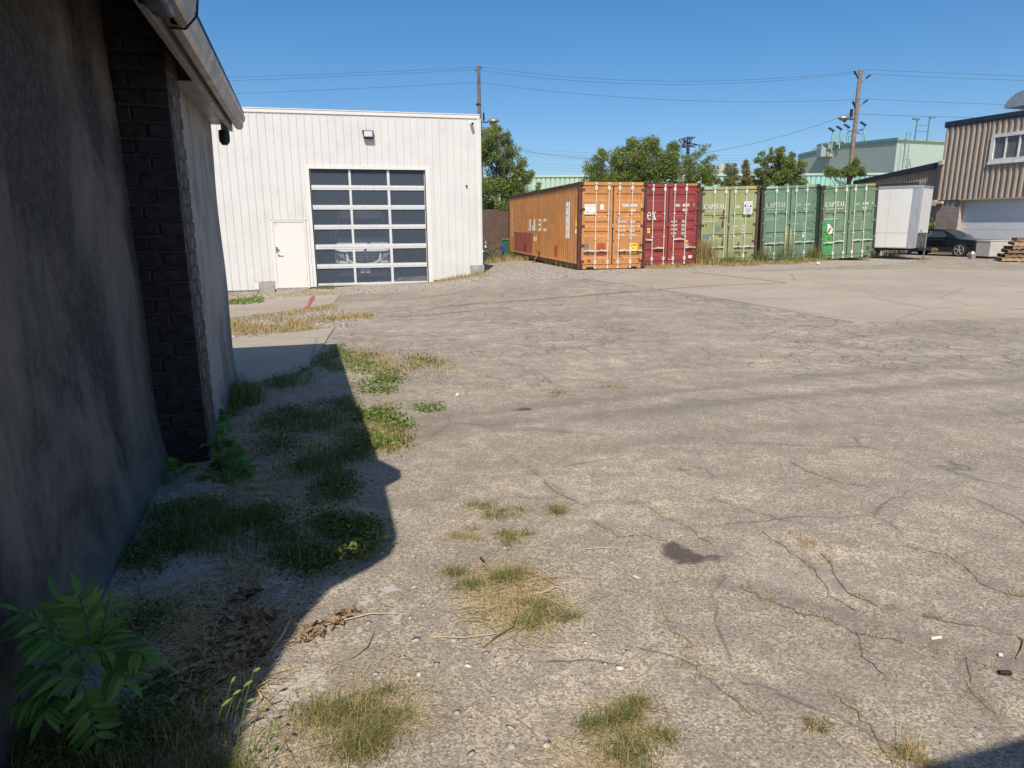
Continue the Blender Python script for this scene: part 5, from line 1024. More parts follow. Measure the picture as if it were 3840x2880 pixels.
# ================================================================== van inside the garage
van = thing('delivery_van', 'white panel van nose seen dimly behind the glazed overhead door', 'van', (WO[0], WO[1], 0), (0, 0, WA))
M_van = pm('van_white', (.85, .84, .81), .3, var=.02, fine=0); M_vd = pm('van_dark_plastic', (.03, .032, .036), .5, fine=0); M_vg = pm('van_glass', (.03, .04, .05), .05, fine=0); M_hl = pm('headlamp_glass', (.45, .46, .48), .08, .4, fine=0)
VX, VY, VG = 1.58, 1.30, -.40   # centre, nose distance, floor
def vs_(y, hw, z0, z1, r_=.12): return [(VX - hw, VY + y, z0), (VX - hw, VY + y, z1 - r_), (VX - hw + r_, VY + y, z1), (VX + hw - r_, VY + y, z1), (VX + hw, VY + y, z1 - r_), (VX + hw, VY + y, z0)]
B = MB(); B.loft([vs_(.0, .78, .25 + .0, .62), vs_(.10, .93, .20, .74), vs_(.45, .98, .20, .90), vs_(.95, .99, .20, 1.06, .10), vs_(1.1, .99, .20, 1.12, .1)]); B.build('bonnet', M_van, van, smooth=True)
B = MB(); B.loft([vs_(1.08, .98, .20, 1.10), vs_(1.55, .86, .20, 1.80, .15), vs_(1.75, .84, .20, 2.10, .22), vs_(2.3, .88, .20, 2.28, .22), vs_(7.2, .92, .20, 2.30, .22)]); B.build('body', M_van, van, smooth=True)
B = MB(); B.add([(VX - .90, VY + 1.03, 1.12), (VX + .90, VY + 1.03, 1.12), (VX + .76, VY + 1.50, 1.80), (VX - .76, VY + 1.50, 1.80)], [(0, 1, 2, 3)]); B.build('windscreen', M_vg, van)
B = MB(); B.loft([vs_(-.03, .85, VG + .22, .26, .05), vs_(.12, .98, VG + .20, .30, .05), vs_(.5, .99, VG + .2, .32, .05)]); B.build('bumper', M_vd, van, smooth=True)
gy = VY - .035
GP = [(-.56, .655), (.56, .655), (.50, .40), (.33, .30), (0, .265), (-.33, .30), (-.50, .40)]
B = MB(); B.prism([(VX + a * 1.13, b_ if b_ > .6 else b_ - .055) for a, b_ in GP], Matrix.Translation((0, gy + .02, 0)) @ Matrix.Rotation(math.pi / 2, 4, 'X'), .03); B.build('grille_surround', M_van, van)
gg = MB().prism([(VX + a, b_) for a, b_ in GP], Matrix.Translation((0, gy - .012, 0)) @ Matrix.Rotation(math.pi / 2, 4, 'X'), .006).build('grille', M_vd, van)
for k, hwid in enumerate((.53, .49, .38)): MB().box(VX - hwid, VX + hwid, gy - .028, gy - .0185, .575 - k * .10, .60 - k * .10).build('slat', pm('grille_slat', (.22, .23, .24), .3, .5) if 'grille_slat' not in bpy.data.materials else bpy.data.materials['grille_slat'], gg)
B = MB(); E0 = Vector((VX + .02, gy - .04, .50)); n = 24
for k in range(n): a, a2 = 2 * math.pi * k / n, 2 * math.pi * (k + 1) / n; B.bar(E0 + Vector((.115 * math.cos(a), 0, .115 * math.sin(a))), E0 + Vector((.115 * math.cos(a2), 0, .115 * math.sin(a2))), .012, .016, up=(0, 1, 0))
for k in range(3): a = math.pi / 2 + 2 * math.pi * k / 3; B.bar(E0, E0 + Vector((.105 * math.cos(a), 0, .105 * math.sin(a))), .012, .018, up=(0, 1, 0))
B.build('emblem', M_chr, van)
for s_ in (-1, 1):
    B = MB(); B.prism([(VX + s_ * .97, .72), (VX + s_ * .60, .64), (VX + s_ * .62, .40), (VX + s_ * .92, .44)], Matrix.Translation((0, gy + .01, 0)) @ Matrix.Rotation(math.pi / 2, 4, 'X'), .03); h_ = B.build('headlight', M_vd, van)
    B = MB(); B.tube([(VX + s_ * .74, gy - .021, .53), (VX + s_ * .74, gy - .03, .53)], .085, 16).tube([(VX + s_ * .66, gy - .021, .44), (VX + s_ * .66, gy - .03, .44)], .04, 12).tube([(VX + s_ * .86, gy - .021, .60), (VX + s_ * .86, gy - .03, .60)], .05, 12); B.build('lamp', M_hl, h_)
    MB().box(VX + s_ * 1.08 - .09, VX + s_ * 1.08 + .09, VY + .9, VY + 1.0, .95, 1.35).build('mirror', M_vd, van, bevel=.03)
    MB().box(VX + s_ * .50 - .22, VX + s_ * .50 + .22, VY + .84, VY + .90, 1.02, 1.06).build('vent', M_vd, van)
    MB().tube([(VX + s_ * .82, VY + .9, VG + .34), (VX + s_ * .98, VY + .9, VG + .34)], .34, 22).build('wheel', M_ty, van)
npl = MB().box(VX - .13, VX + .19, VY - .055, VY - .045, -.07, .085).build('number_plate', pm('plate_white', (.75, .76, .74), .5), van); text('BV 10435', .085, pm('plate_blue', (.04, .07, .16), .6), npl, (VX + .03, VY - .057, -.02), sx=.70, align='CENTER', bold=.001)
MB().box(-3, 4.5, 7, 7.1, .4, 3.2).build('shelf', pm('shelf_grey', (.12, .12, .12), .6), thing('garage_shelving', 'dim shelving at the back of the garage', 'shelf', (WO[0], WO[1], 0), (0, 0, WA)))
# ================================================================== odds and ends by the fence, plank, stones
gb = thing('green_bin', 'slim dark green bin standing at the far corner of the orange container', 'bin', plane_pt(1897, 952, 34.2)); gb.location.z = float(zg(gb.location.x, 34.2))
M_bin = pm('bin_green', (.035, .12, .06), .4); B = MB(); B.loft([[(-.17 * k, -.2 * k, z), (.17 * k, -.2 * k, z), (.17 * k, .2 * k, z), (-.17 * k, .2 * k, z)] for k, z in ((.85, 0), (1, .86))]); B.build('body', M_bin, gb); MB().box(-.21, .19, -.23, .21, .86, .93).build('lid', M_bin, gb, bevel=.03)
bl = thing('blue_tarp_roll', 'small upright blue bundle leaning by the green bin', 'bundle', plane_pt(1887, 948, 34.0)); bl.location.z = float(zg(0, 34)); B = MB(); B.tube([(-.03, 0, 0), (0, 0, .3), (-.02, 0, .55), (-.06, 0, .66)], [.05, .06, .08, .05], 8); B.build('bundle', pm('blue_tarp', (.04, .08, .45), .5), bl)
bk = thing('folded_bicycle', 'jumble of grey bicycle parts in the weeds by the brown fence', 'bicycle', plane_pt(1850, 955, 33.8)); bk.location.z = float(zg(-.8, 33.8)); B = MB()
for cx in (-.38, .28):
    for k in range(16): a, a2 = 2 * math.pi * k / 16, 2 * math.pi * (k + 1) / 16; B.bar((cx + .24 * math.cos(a), 0, .27 + .24 * math.sin(a)), (cx + .24 * math.cos(a2), 0, .27 + .24 * math.sin(a2)), .03, .03)
B.build('wheels', M_ty, bk); MB().bar((-.38, 0, .27), (-.05, 0, .55), .03, .03).bar((-.05, 0, .55), (.28, 0, .27), .03, .03).bar((-.38, 0, .27), (0, 0, .27), .03, .03).bar((.2, 0, .65), (.28, 0, .27), .03, .03).bar((.05, 0, .66), (.35, 0, .66), .025, .025).bar((-.15, 0, .62), (.03, 0, .62), .06, .04).build('frame', M_ss, bk)
wr = thing('wire_coil', 'tangled silver wire coil hanging on the brown fence by the workshop', 'wire', plane_pt(1818, 918, 35.6)); B = MB()
for k in range(16):
    c_ = Vector((random.uniform(-.15, .15), random.uniform(-.08, .08), random.uniform(-.2, .2))); r_ = random.uniform(.12, .3); ax = Vector((random.uniform(-.4, .4), 1, random.uniform(-.4, .4))).normalized(); u_ = ax.orthogonal().normalized(); v_ = ax.cross(u_)
    B.tube([c_ + r_ * (math.cos(a) * u_ + math.sin(a) * v_) for a in np.linspace(0, 5.5, 12)], .012, 4)
B.build('coil', M_ss, wr)
bagt = thing('black_bag', 'black bag lying in the weeds behind the white workshop corner', 'bag', plane_pt(1812, 955, 31.5)); bagt.location.z = float(zg(-1, 31)); B = MB(); B.lathe([(.05, 0), (.36, .05), (.34, .22), (.16, .40), (.03, .44)], Matrix.Scale(1.2, 4, (1, 0, 0)), 14); B.build('bag', M_blackg, bagt, smooth=True)
pk = thing('wooden_plank', 'short weathered plank leaning on the long side of the orange container', 'plank', (0, 0, 0)); yk = side_y(2022); o_ = Vector((2.2775 - math.sin(.2) * yk, 23.532 + math.cos(.2) * yk, 0)); nrm = Vector((-math.cos(.2), -math.sin(.2), 0)); zf = float(zg(o_.x, o_.y))
MB().bar(o_ + nrm * .22 + Vector((0, 0, zf - .02)) + Vector((-.05, -.10, 0)), o_ + nrm * .01 + Vector((.02, .05, zf + .50)), .17, .03, up=tuple(nrm)).build('plank', M_lum2, pk)
for i, (x, y, lb, s_) in enumerate(((2020, 2095, 'white stone chip standing alone', 0),)): pass
# ================================================================== trees and bushes
LF1 = leafmat('tree_leaves', (.06, .10, .025), (.25, .30, .075), (.44, .38, .10)); LF2 = leafmat('dry_tree_leaves', (.10, .11, .04), (.32, .30, .13), (.42, .27, .10))
M_bark = pm('bark', (.16, .13, .10), .9, var=.3, bump=.4)
def tree(label, base, clumps, n, size, mat, trunk_r=.10, limbs=True, name='tree', aspect=.45):
    t = thing(name, label, 'tree' if name == 'tree' else 'shrub', base); B = MB(); bx = Vector(base); random.seed(len(label))
    C = [(c[0] - bx.x, c[1] - bx.y, c[2] - bx.z, c[3]) for c in clumps]; cx = sum(c[0] for c in C) / len(C); top = max(c[2] for c in C)
    tk = [Vector((0, 0, -.1)), Vector((cx * .2, 0, top * .25)), Vector((cx * .5, .1, top * .5)), Vector((cx * .8, 0, top * .8))]
    B.tube(tk, [trunk_r, trunk_r * .8, trunk_r * .55, trunk_r * .25], 8)
    for c in C[::4]:
        a = tk[1].lerp(tk[2], random.random()) if c[2] < top * .7 else tk[2].lerp(tk[3], random.random() * .7)
        e = Vector(c[:3]); m_ = a.lerp(e, .55) + Vector((0, 0, -.12 * (e - a).length)); B.tube([a, m_, e, e + (e - m_).normalized() * c[3] * .7], [trunk_r * .35, trunk_r * .22, trunk_r * .12, .008], 6)
    B.build('trunk', M_bark, t, smooth=True)
    leaf_cloud('crown', C, n, size, mat, t, aspect=aspect)
    return t
def pclumps(pts, depth, dj=.8, rad=1.0, sub=3, rs=11):
    """clumps from picture points (3840 wide): (x, y, radius in px)"""
    r = random.Random(rs); out = []
    for x, y, rp in pts:
        for k in range(sub):
            xx = x + r.uniform(-.85, .85) * rp * (k > 0); yy = y + r.uniform(-.8, .8) * rp * (k > 0); p = plane_pt(xx, yy, depth + r.uniform(-dj, dj)); out.append((p.x, p.y, p.z, rp * depth / CAM_F * rad * (r.uniform(.22, .5))))
    return out
c_ = pclumps([(1830, 520, 34), (1865, 500, 24), (1890, 540, 30), (1830, 600, 45), (1880, 610, 40), (1925, 580, 26), (1940, 640, 30), (1830, 700, 50), (1890, 700, 45), (1945, 690, 35), (1975, 665, 22), (1840, 790, 50), (1900, 770, 45), (1945, 740, 30), (1815, 850, 40), (1880, 850, 42), (1920, 830, 30), (1990, 650, 12), (1960, 610, 16), (1858, 478, 12), (1905, 505, 12), (1805, 560, 30)], 41, 1.2, 1.0, 11, 3)
tree('tall bushy tree rising behind the white workshop corner and brown fence', (-.6, 41, 0), c_, 42000, .105, LF1, .13)
c_ = pclumps([(2230, 640, 34), (2265, 660, 36), (2250, 605, 24), (2300, 600, 34), (2345, 570, 34), (2330, 640, 45), (2400, 560, 36), (2400, 620, 50), (2455, 550, 34), (2470, 610, 50), (2520, 570, 30), (2540, 620, 42), (2590, 600, 28), (2600, 650, 36), (2640, 640, 24), (2480, 670, 45), (2390, 670, 45), (2560, 675, 40), (2300, 675, 35), (2215, 675, 24), (2370, 535, 14), (2430, 528, 12), (2255, 575, 10), (2660, 670, 26)], 45, 1.5, 1.0, 11, 4)
big = tree('broad dark green bush spreading behind the orange and red containers', (8.2, 45, 0), c_, 52000, .11, LF1, .16)
# arching side shoots of the big bush
sp = []
for a, b_ in (((2605, 605), (2652, 548)), ((2625, 625), (2678, 588)), ((2640, 640), (2684, 636)), ((2270, 590), (2253, 568))):
    for k in range(9):
        t_ = k / 8; p = plane_pt(a[0] + (b_[0] - a[0]) * t_, a[1] + (b_[1] - a[1]) * t_ - 5 * math.sin(t_ * 3), 45); sp.append((p.x - 8.2, 0, p.z, .17))
leaf_cloud('shoot_leaves', sp, 1500, .15, LF1, big, aspect=.35)
tree('thin dry sapling left of the pair above the light green container', (14.6, 45, 0), pclumps([(2735, 650, 16), (2735, 625, 12), (2740, 675, 18), (2725, 690, 20), (2760, 640, 10), (2762, 660, 14), (2758, 620, 7)], 45, .5, 1, 8, 5), 4200, .10, LF2, .05)
tree('thin dry sapling right of the pair above the light green container', (15.5, 45, 0), pclumps([(2798, 620, 12), (2800, 645, 15), (2805, 675, 18), (2790, 690, 18), (2800, 605, 7)], 45, .5, 1, 8, 6), 4200, .10, LF2, .05)
tree('low dry shrub growth above the red and light green containers', (13.6, 45.3, 0), pclumps([(2690, 680, 18), (2665, 690, 18), (2715, 688, 14), (2770, 695, 14), (2830, 685, 16)], 45.3, .4, 1, 3, 8), 3400, .10, LF2, .05, name='shrub')
tree('leafy tree with several tops above the middle green container', (18.0, 45, 0), pclumps([(2868, 610, 18), (2858, 575, 10), (2890, 595, 14), (2930, 575, 18), (2935, 605, 26), (2972, 580, 10), (2965, 610, 24), (2900, 640, 28), (2945, 650, 32), (2990, 645, 24), (3008, 615, 14), (2870, 670, 26), (2925, 685, 30), (2990, 680, 24), (2838, 598, 10), (2845, 650, 18), (3010, 680, 14), (2893, 572, 7), (2893, 560, 6)], 45, .9, 1, 10, 7), 26000, .10, LF1, .10)
tree('small tree of heaven crown at the foot of the leaning pole', (20.9, 43, 0), pclumps([(3195, 645, 22), (3212, 615, 12), (3180, 635, 14), (3225, 640, 14), (3105, 632, 10), (3110, 645, 14), (3140, 645, 13), (3160, 648, 14), (3235, 650, 12), (3208, 600, 6)], 43, .4, 1, 8, 9), 5200, .13, LF1, .08, aspect=.3)
tree('sprig of leaves poking above the orange container roof line', (1.2, 38, 0), pclumps([(2018, 705, 8), (2020, 690, 6), (2008, 720, 8)], 38, .2, 1, 3, 10), 200, .13, LF1, .03, name='shrub')
tree('small vine tuft on the brown warehouse wall above the car roof', tuple(plane_pt(3497, 850, 34.8)), pclumps([(3484, 848, 7), (3497, 840, 6), (3501, 822, 3)], 34.8, .1, 1, 3, 12), 140, .13, LF1, .02, name='shrub')
# ================================================================== grass, straw, weeds
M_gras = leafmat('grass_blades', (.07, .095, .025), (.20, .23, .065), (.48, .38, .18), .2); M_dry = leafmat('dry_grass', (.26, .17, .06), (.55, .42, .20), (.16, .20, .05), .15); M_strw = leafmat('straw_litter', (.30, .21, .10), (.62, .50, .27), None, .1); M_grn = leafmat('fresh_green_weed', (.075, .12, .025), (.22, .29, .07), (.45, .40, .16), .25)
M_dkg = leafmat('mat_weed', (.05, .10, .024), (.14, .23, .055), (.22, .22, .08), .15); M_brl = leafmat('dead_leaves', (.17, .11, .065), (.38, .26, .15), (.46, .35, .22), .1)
def low_weed(name, poly, n, mat, size=.02, h=.03, **k):
    p = ptsin(poly, n, .06, patchy=.12 + .14 * rng.random(), ps=2.1); d = unit(rng.normal(size=(n, 3)) * [1, 1, .5]); p[:, 2] += rng.random(n) ** 1.3 * h
    ax = d; nr = unit(np.cross(ax, rng.normal(size=(n, 3)))); L = size * (.5 + rng.random((n, 1))); W = L * .45
    V = np.stack([p, p + ax * L * .5 + nr * W * .5, p + ax * L, p + ax * L * .5 - nr * W * .5], 1).reshape(-1, 3); return link(name, npmesh(name, V, np.arange(4 * n).reshape(-1, 4), mat, rng.random(n)), **k)
def gstrip(lab, poly, n, mat, h=.1, wd=.006, lean=.8, name='grass', jit=.05, flat=False, curl=.4):
    p = ptsin(poly, n, jit, patchy=.02 + .12 * rng.random(), ps=1.0 if poly[0][1] > 800 else .45); return blades(name, p, h * (.4 + .9 * rng.random(n)), wd, mat, lean=lean, flat=flat, curl=curl, label=lab, cat='grass', kind='stuff')
def patches(polys, nper): return polys
# shaded strip along the dark wall: mats of green weeds
SHADE = [([(560, 835), (680, 812), (745, 770), (735, 745), (700, 760), (668, 790), (600, 812)], 3200), ([(470, 850), (545, 830), (560, 870), (500, 905), (465, 900)], 2500), ([(545, 905), (640, 870), (760, 860), (775, 885), (690, 930), (580, 945)], 5200), ([(545, 955), (610, 945), (650, 960), (600, 985), (550, 985)], 1600),
         ([(630, 1010), (760, 965), (800, 985), (760, 1010), (720, 1060), (660, 1050)], 4200), ([(650, 1060), (760, 1030), (750, 1080), (690, 1100)], 2600), ([(330, 1100), (470, 1085), (640, 1115), (630, 1160), (520, 1180), (420, 1150), (330, 1160)], 6500), ([(610, 1175), (700, 1115), (800, 1130), (805, 1170), (740, 1220), (660, 1240), (620, 1215)], 8500), ([(290, 1160), (400, 1150), (400, 1200), (330, 1235), (285, 1210)], 4000), ([(60, 1600), (200, 1580), (420, 1560), (510, 1600), (560, 1690), (0, 1690)], 5200), ([(250, 1340), (330, 1310), (360, 1340), (280, 1370)], 900), ([(320, 1480), (400, 1470), (420, 1520), (340, 1530)], 1000)]
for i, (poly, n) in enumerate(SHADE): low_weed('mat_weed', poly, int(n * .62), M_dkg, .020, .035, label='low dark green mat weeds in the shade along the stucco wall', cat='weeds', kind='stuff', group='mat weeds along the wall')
gstrip('thin dark grass among the mat weeds by the wall', [(330, 1090), (620, 1115), (800, 1140), (700, 1220), (400, 1200), (290, 1200)], 1700, M_gras, .10, .004, .9)
gstrip('taller dark grass at the foot of the wall in the near corner', [(-30, 1690), (60, 1570), (260, 1560), (520, 1600), (560, 1690)], 1500, M_gras, .09, .004, 1.0)
gstrip('grass tufts at the foot of the far wall corner', [(462, 870), (500, 830), (560, 830), (555, 880), (470, 905)], 1400, M_gras, .16, .006, .8)
gstrip('grass along the slab edge in the shade', [(505, 850), (640, 808), (735, 752), (770, 790), (660, 830), (540, 860)], 1500, M_gras, .08, .005, .9)
gstrip('grass in the shaded strip', [(545, 905), (640, 870), (775, 862), (790, 980), (700, 1100), (560, 990)], 2600, M_gras, .07, .005, .9)
gstrip('dry straw litter in the shaded strip', [(220, 1330), (340, 1230), (480, 1200), (560, 1230), (450, 1350), (260, 1400)], 420, M_strw, .22, .0045, flat=True)
gstrip('dry straw litter under the dead leaves', [(260, 1540), (420, 1330), (600, 1310), (640, 1380), (560, 1480), (330, 1560)], 520, M_strw, .28, .005, flat=True)
gstrip('dry straw by the pier foot', [(470, 1010), (640, 960), (800, 920), (830, 940), (700, 990), (540, 1060)], 480, M_strw, .24, .006, flat=True)
gstrip('dry straw between the mat weeds', [(470, 880), (600, 900), (760, 890), (800, 900), (640, 1000), (480, 960)], 420, M_strw, .26, .007, flat=True)
gstrip('dry straw near the wall corner', [(380, 1080), (520, 1040), (740, 1050), (840, 1110), (620, 1120), (380, 1130)], 380, M_strw, .24, .005, flat=True)
# sunlit edge of the weeds
for poly, n in [([(775, 905), (840, 880), (880, 930), (870, 975), (800, 985)], 3200), ([(730, 765), (790, 760), (860, 800), (870, 830), (790, 830), (750, 800)], 1800), ([(770, 830), (850, 815), (845, 850), (780, 850)], 900), ([(900, 880), (945, 878), (945, 888), (905, 890)], 260), ([(860, 775), (940, 770), (945, 790), (880, 800)], 380), ([(750, 1185), (785, 1165), (800, 1180), (760, 1210)], 500)]:
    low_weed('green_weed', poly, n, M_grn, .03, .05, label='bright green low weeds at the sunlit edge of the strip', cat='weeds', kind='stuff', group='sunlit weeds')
gstrip('sunlit tan and green grass beside the shadow edge', [(775, 890), (850, 870), (885, 930), (870, 980), (800, 990)], 1500, M_dry, .06, .004, 1.0); gstrip('sunlit dry grass further up the strip', [(735, 765), (800, 755), (880, 800), (870, 840), (790, 850)], 1100, M_dry, .06, .006, 1.0)
gstrip('sparse dry grass on the asphalt edge', [(800, 755), (950, 765), (1000, 800), (880, 860), (860, 800)], 450, M_dry, .08, .007, .9)
gstrip('long dry grass band between the slabs', [(440, 716), (500, 700), (600, 705), (700, 690), (800, 680), (810, 692), (730, 710), (600, 722), (440, 748)], 3800, M_dry, .08, .010, .9); gstrip('sparse dry grass on the gravel between the slabs', [(440, 695), (700, 668), (800, 680), (700, 700), (440, 720)], 1500, M_dry, .10, .012, .8)
gstrip('thin dry grass line along the narrow slab', [(440, 700), (580, 684), (720, 660), (725, 666), (580, 692), (440, 706)], 1100, M_dry, .09, .012, .8); gstrip('dry grass along the workshop foundation', [(440, 640), (560, 632), (660, 628), (740, 630), (745, 636), (600, 645), (440, 668)], 2200, M_dry, .08, .012, .9)
low_weed('green_weed', [(500, 652), (560, 645), (565, 655), (500, 662)], 900, M_grn, .07, .10, label='bright green weeds in the dry grass by the foundation', cat='weeds', kind='stuff'); gstrip('green grass below the white door', [(640, 620), (720, 620), (722, 625), (640, 626)], 700, M_gras, .10, .012, .6)
gstrip('dry weeds along the right foundation of the workshop', [(935, 603), (1040, 590), (1075, 590), (1050, 600), (940, 612)], 1000, M_dry, .11, .012, .7); gstrip('green weeds by the right concrete pier', [(940, 600), (1040, 586), (1050, 596), (950, 608)], 500, M_gras, .18, .014, .6)
gstrip('weeds on the gravel by the fence', [(1043, 555), (1090, 548), (1160, 553), (1180, 560), (1100, 566), (1045, 572)], 3000, M_dry, .20, .018, .7); gstrip('green weeds on the gravel by the fence', [(1043, 552), (1090, 548), (1130, 553), (1090, 566), (1045, 572)], 1500, M_gras, .35, .02, .6)
gstrip('weeds under the side of the orange container', [(1120, 556), (1180, 562), (1245, 580), (1235, 583), (1160, 566), (1110, 560)], 900, M_gras, .22, .016, .6)
gstrip('dry grass along the front of the green containers', [(1480, 574), (1560, 566), (1700, 563), (1890, 553), (1895, 558), (1700, 572), (1560, 576), (1400, 580), (1400, 576)], 6000, M_dry, .13, .016, .8); gstrip('green weeds along the front of the green containers', [(1540, 568), (1700, 564), (1880, 555), (1880, 560), (1700, 570), (1550, 574)], 1700, M_gras, .20, .018, .7)
gstrip('dry grass foot of the red container', [(1395, 577), (1500, 572), (1500, 577), (1400, 582)], 900, M_dry, .10, .014, .7)
def clump(lab, X, Y, r, n, h, mat, wd=.012, lean=.8, name='weed_clump', cat='weed', group=None):
    c = GD(X, Y); q = rng.normal(size=(n, 2)) * r * .5; p = np.column_stack([q, zg(c.x + q[:, 0], c.y + q[:, 1]) - c.z])
    t = blades(name, p, h * (.5 + .7 * rng.random(n)), wd, mat, lean=lean, label=lab, cat=cat, group=group); t.location = c; return t
clump('big tan grass clump at the foot of the light green container', 1507, 571, .50, 1500, .85, M_dry, .022, .9); clump('green blades inside the big grass clump by the light green container', 1503, 570, .45, 700, .95, M_gras, .022, .8)
clump('green weed clump before the joint of the two light and muted green containers', 1645, 566, .3, 200, .55, M_gras, .018, .6); clump('green weed clump between the last two green containers', 1757, 563, .35, 240, .60, M_gras, .018, .6); clump('thin weed stalks in front of the middle green container', 1700, 565, .4, 120, 1.05, M_gras, .018, .4); clump('weed stalks below the white trailer', 1925, 556, .5, 160, .55, M_dry, .018, .5); clump('weed stalks before the light green door', 1580, 569, .4, 110, .5, M_gras, .018, .5); clump('thin yellowish weed before the last container', 1800, 560, .15, 60, .7, M_grn, .018, .4)
clump('thin weed stem before the workshop foundation', 575, 626, .08, 30, .45, M_gras, .014, .5)
# individual tufts on the asphalt
T_ = [('spiky green tuft, left one of the far pair on the asphalt', 1045, 1112, .10, 300, .10, 0), ('small tan tuft beside the spiky green one', 1103, 1108, .06, 150, .08, 0), ('dark little tuft to the right of the far pair', 1192, 1105, .07, 260, .10, 0), ('flattened tuft with straw blades left of the middle', 1000, 1160, .07, 240, .07, 1), ('bristly tuft above the big straw heap', 1122, 1160, .09, 330, .09, 0),
      ('dense green head of the big straw heap', 1075, 1250, .13, 1100, .10, 0), ('dense green foot of the big straw heap', 1160, 1330, .13, 1000, .08, 0), ('wide bristly tuft at the bottom beside the wall shadow', 735, 1560, .20, 1900, .08, 0), ('right half of the wide bristly bottom tuft', 850, 1550, .13, 900, .07, 0), ('bristly green tuft low in the picture right of the middle', 1375, 1560, .08, 800, .09, 0), ('spreading green and tan tuft at the bottom edge', 1300, 1635, .14, 1300, .08, 0), ('tiny tuft low on the right side', 1765, 1575, .04, 130, .05, 0),
      ('dry tuft by the end of the oil stain crack', 1762, 1180, .08, 90, .07, 1), ('faint dry tuft at the right bottom edge', 1960, 1640, .06, 160, .10, 1), ('small dry tuft far out on the asphalt', 1325, 836, .12, 120, .05, 1), ('tiny tuft in a crack beyond the middle', 1207, 848, .05, 60, .05, 1), ('small green tuft left of the white pebble', 925, 785, .15, 260, .06, 0), ('dry tuft at the slab joint far right', 1920, 694, .5, 200, .06, 1), ('reddish dry sprig far right', 1700, 1005, .001, 3, .02, 1), ('small weed on the right asphalt', 1672, 1255, .001, 3, .02, 1), ('grass tuft at the lower left shadow edge', 480, 1640, .12, 700, .12, 0), ('dry tuft beyond the corner of the shade', 790, 770, .15, 260, .08, 1)]
for lab, X, Y, r, n, h, k in T_:
    if n < 10: continue
    c = GD(X, Y); t = thing('grass_tuft', lab, 'grass tuft', c, group='grass tufts on the asphalt'); q = rng.normal(size=(n, 2)) * r * .5 * [1.2, .8]; q *= (.6 + .5 * rng.random((n, 1)))
    sub_ = rng.normal(size=(5, 2)) * r * .55; q = q * .55 + sub_[rng.integers(0, 5, n)]; p = np.column_stack([q, np.zeros(n)])
    n3 = max(10, n // 4); q3 = rng.normal(size=(n3, 2)) * r * .3 + sub_[rng.integers(0, 5, n3)]; blades('dry_stems', np.column_stack([q3, np.zeros(n3)]), h * .8 * (.4 + .8 * rng.random(n3)), .0018 if Y > 1000 else .004, M_dry, t, lean=1.8, kind='stuff')
    blades('green_blades' if not k else 'dry_blades', p, h * .62 * (.3 + .8 * rng.random(n)), .0022 if Y > 1000 else .005, M_gras if not k else M_dry, t, lean=1.5, kind='stuff')
    n2 = max(20, n // 7); q = rng.normal(size=(n2, 2)) * r * .7; blades('straw', np.column_stack([q, np.zeros(n2)]), h * 1.6 * (.4 + rng.random(n2)), .0022 if Y > 1000 else .005, M_strw, t, flat=True, kind='stuff')
c = GD(1115, 1300); t = thing('straw_heap', 'big heap of pale straw around the green clumps on the asphalt', 'straw', c)
q = np.concatenate([rng.normal(size=(170, 2)) * [.10, .12] + [-.03, .08], rng.normal(size=(210, 2)) * [.11, .10] + [0, -.06]]); blades('straw', np.column_stack([q, np.zeros(len(q))]), .06 + .20 * rng.random(len(q)), .0036, M_strw, t, flat=True, curl=.8)
q = rng.normal(size=(40, 2)) * [.1, .12]; blades('long_straw', np.column_stack([q, np.zeros(40)]), .25 + .2 * rng.random(40), .003, M_strw, t, flat=True, curl=.3)
M_twg = pm('dry_twig', (.35, .24, .13), .8, var=.2); M_twd = pm('dark_twig', (.12, .08, .055), .8); M_twp = pm('pale_stalk', (.55, .46, .30), .7, var=.1)
def twig(lab, pts, r, mat, lift=.008):
    P = [GD(a, b_, r + (lift if 0 < i < len(pts) - 1 else 0)) for i, (a, b_) in enumerate(pts)]; MB().tube(P, [r] * (len(P) - 1) + [r * .6], 6).build('twig', mat, smooth=True, label=lab, cat='twig')
twig('orange brown broken twig at the straw heap', [(1118, 1233), (1150, 1243), (1175, 1252), (1205, 1268)], .006, M_twg); twig('pale thin stalk right of the straw heap', [(1120, 1290), (1180, 1282), (1200, 1272), (1230, 1278)], .003, M_twp); twig('curved brown stem crossing the straw heap', [(1117, 1295), (1120, 1330), (1108, 1360), (1070, 1382), (1045, 1400)], .0035, M_twd); twig('long pale straw left of the straw heap', [(930, 1375), (1000, 1382), (1060, 1375), (1110, 1364)], .002, M_twp)
twig('long pale stalk lying in the shade over the straw', [(245, 1560), (300, 1500), (370, 1470), (430, 1440), (470, 1420)], .007, M_twp); twig('pale flattened stalk near the dead leaves', [(628, 1340), (610, 1380), (585, 1410)], .006, M_twp); twig('thin dark stick across the dead leaves', [(455, 1345), (520, 1400), (570, 1440)], .004, M_twd); twig('thin pale straw lying across the shadow edge', [(590, 1410), (680, 1360), (800, 1330), (880, 1326)], .0028, M_twp); twig('small curved root near the pier plant', [(572, 1080), (580, 1095), (592, 1105)], .006, M_twp, .02)
twig('thin brown curved stem on the lower asphalt', [(810, 1360), (795, 1400), (770, 1420), (745, 1430)], .0025, M_twg); twig('short brown twig at the right edge', [(2195, 1425), (2206, 1410), (2212, 1390), (2200, 1378)], .004, M_twg); twig('thin straw far from the weeds', [(1240, 1190), (1290, 1187), (1350, 1183)], .002, M_twp); twig('thin straw on the shaded ground', [(560, 1240), (640, 1200), (760, 1185)], .0025, M_twp)
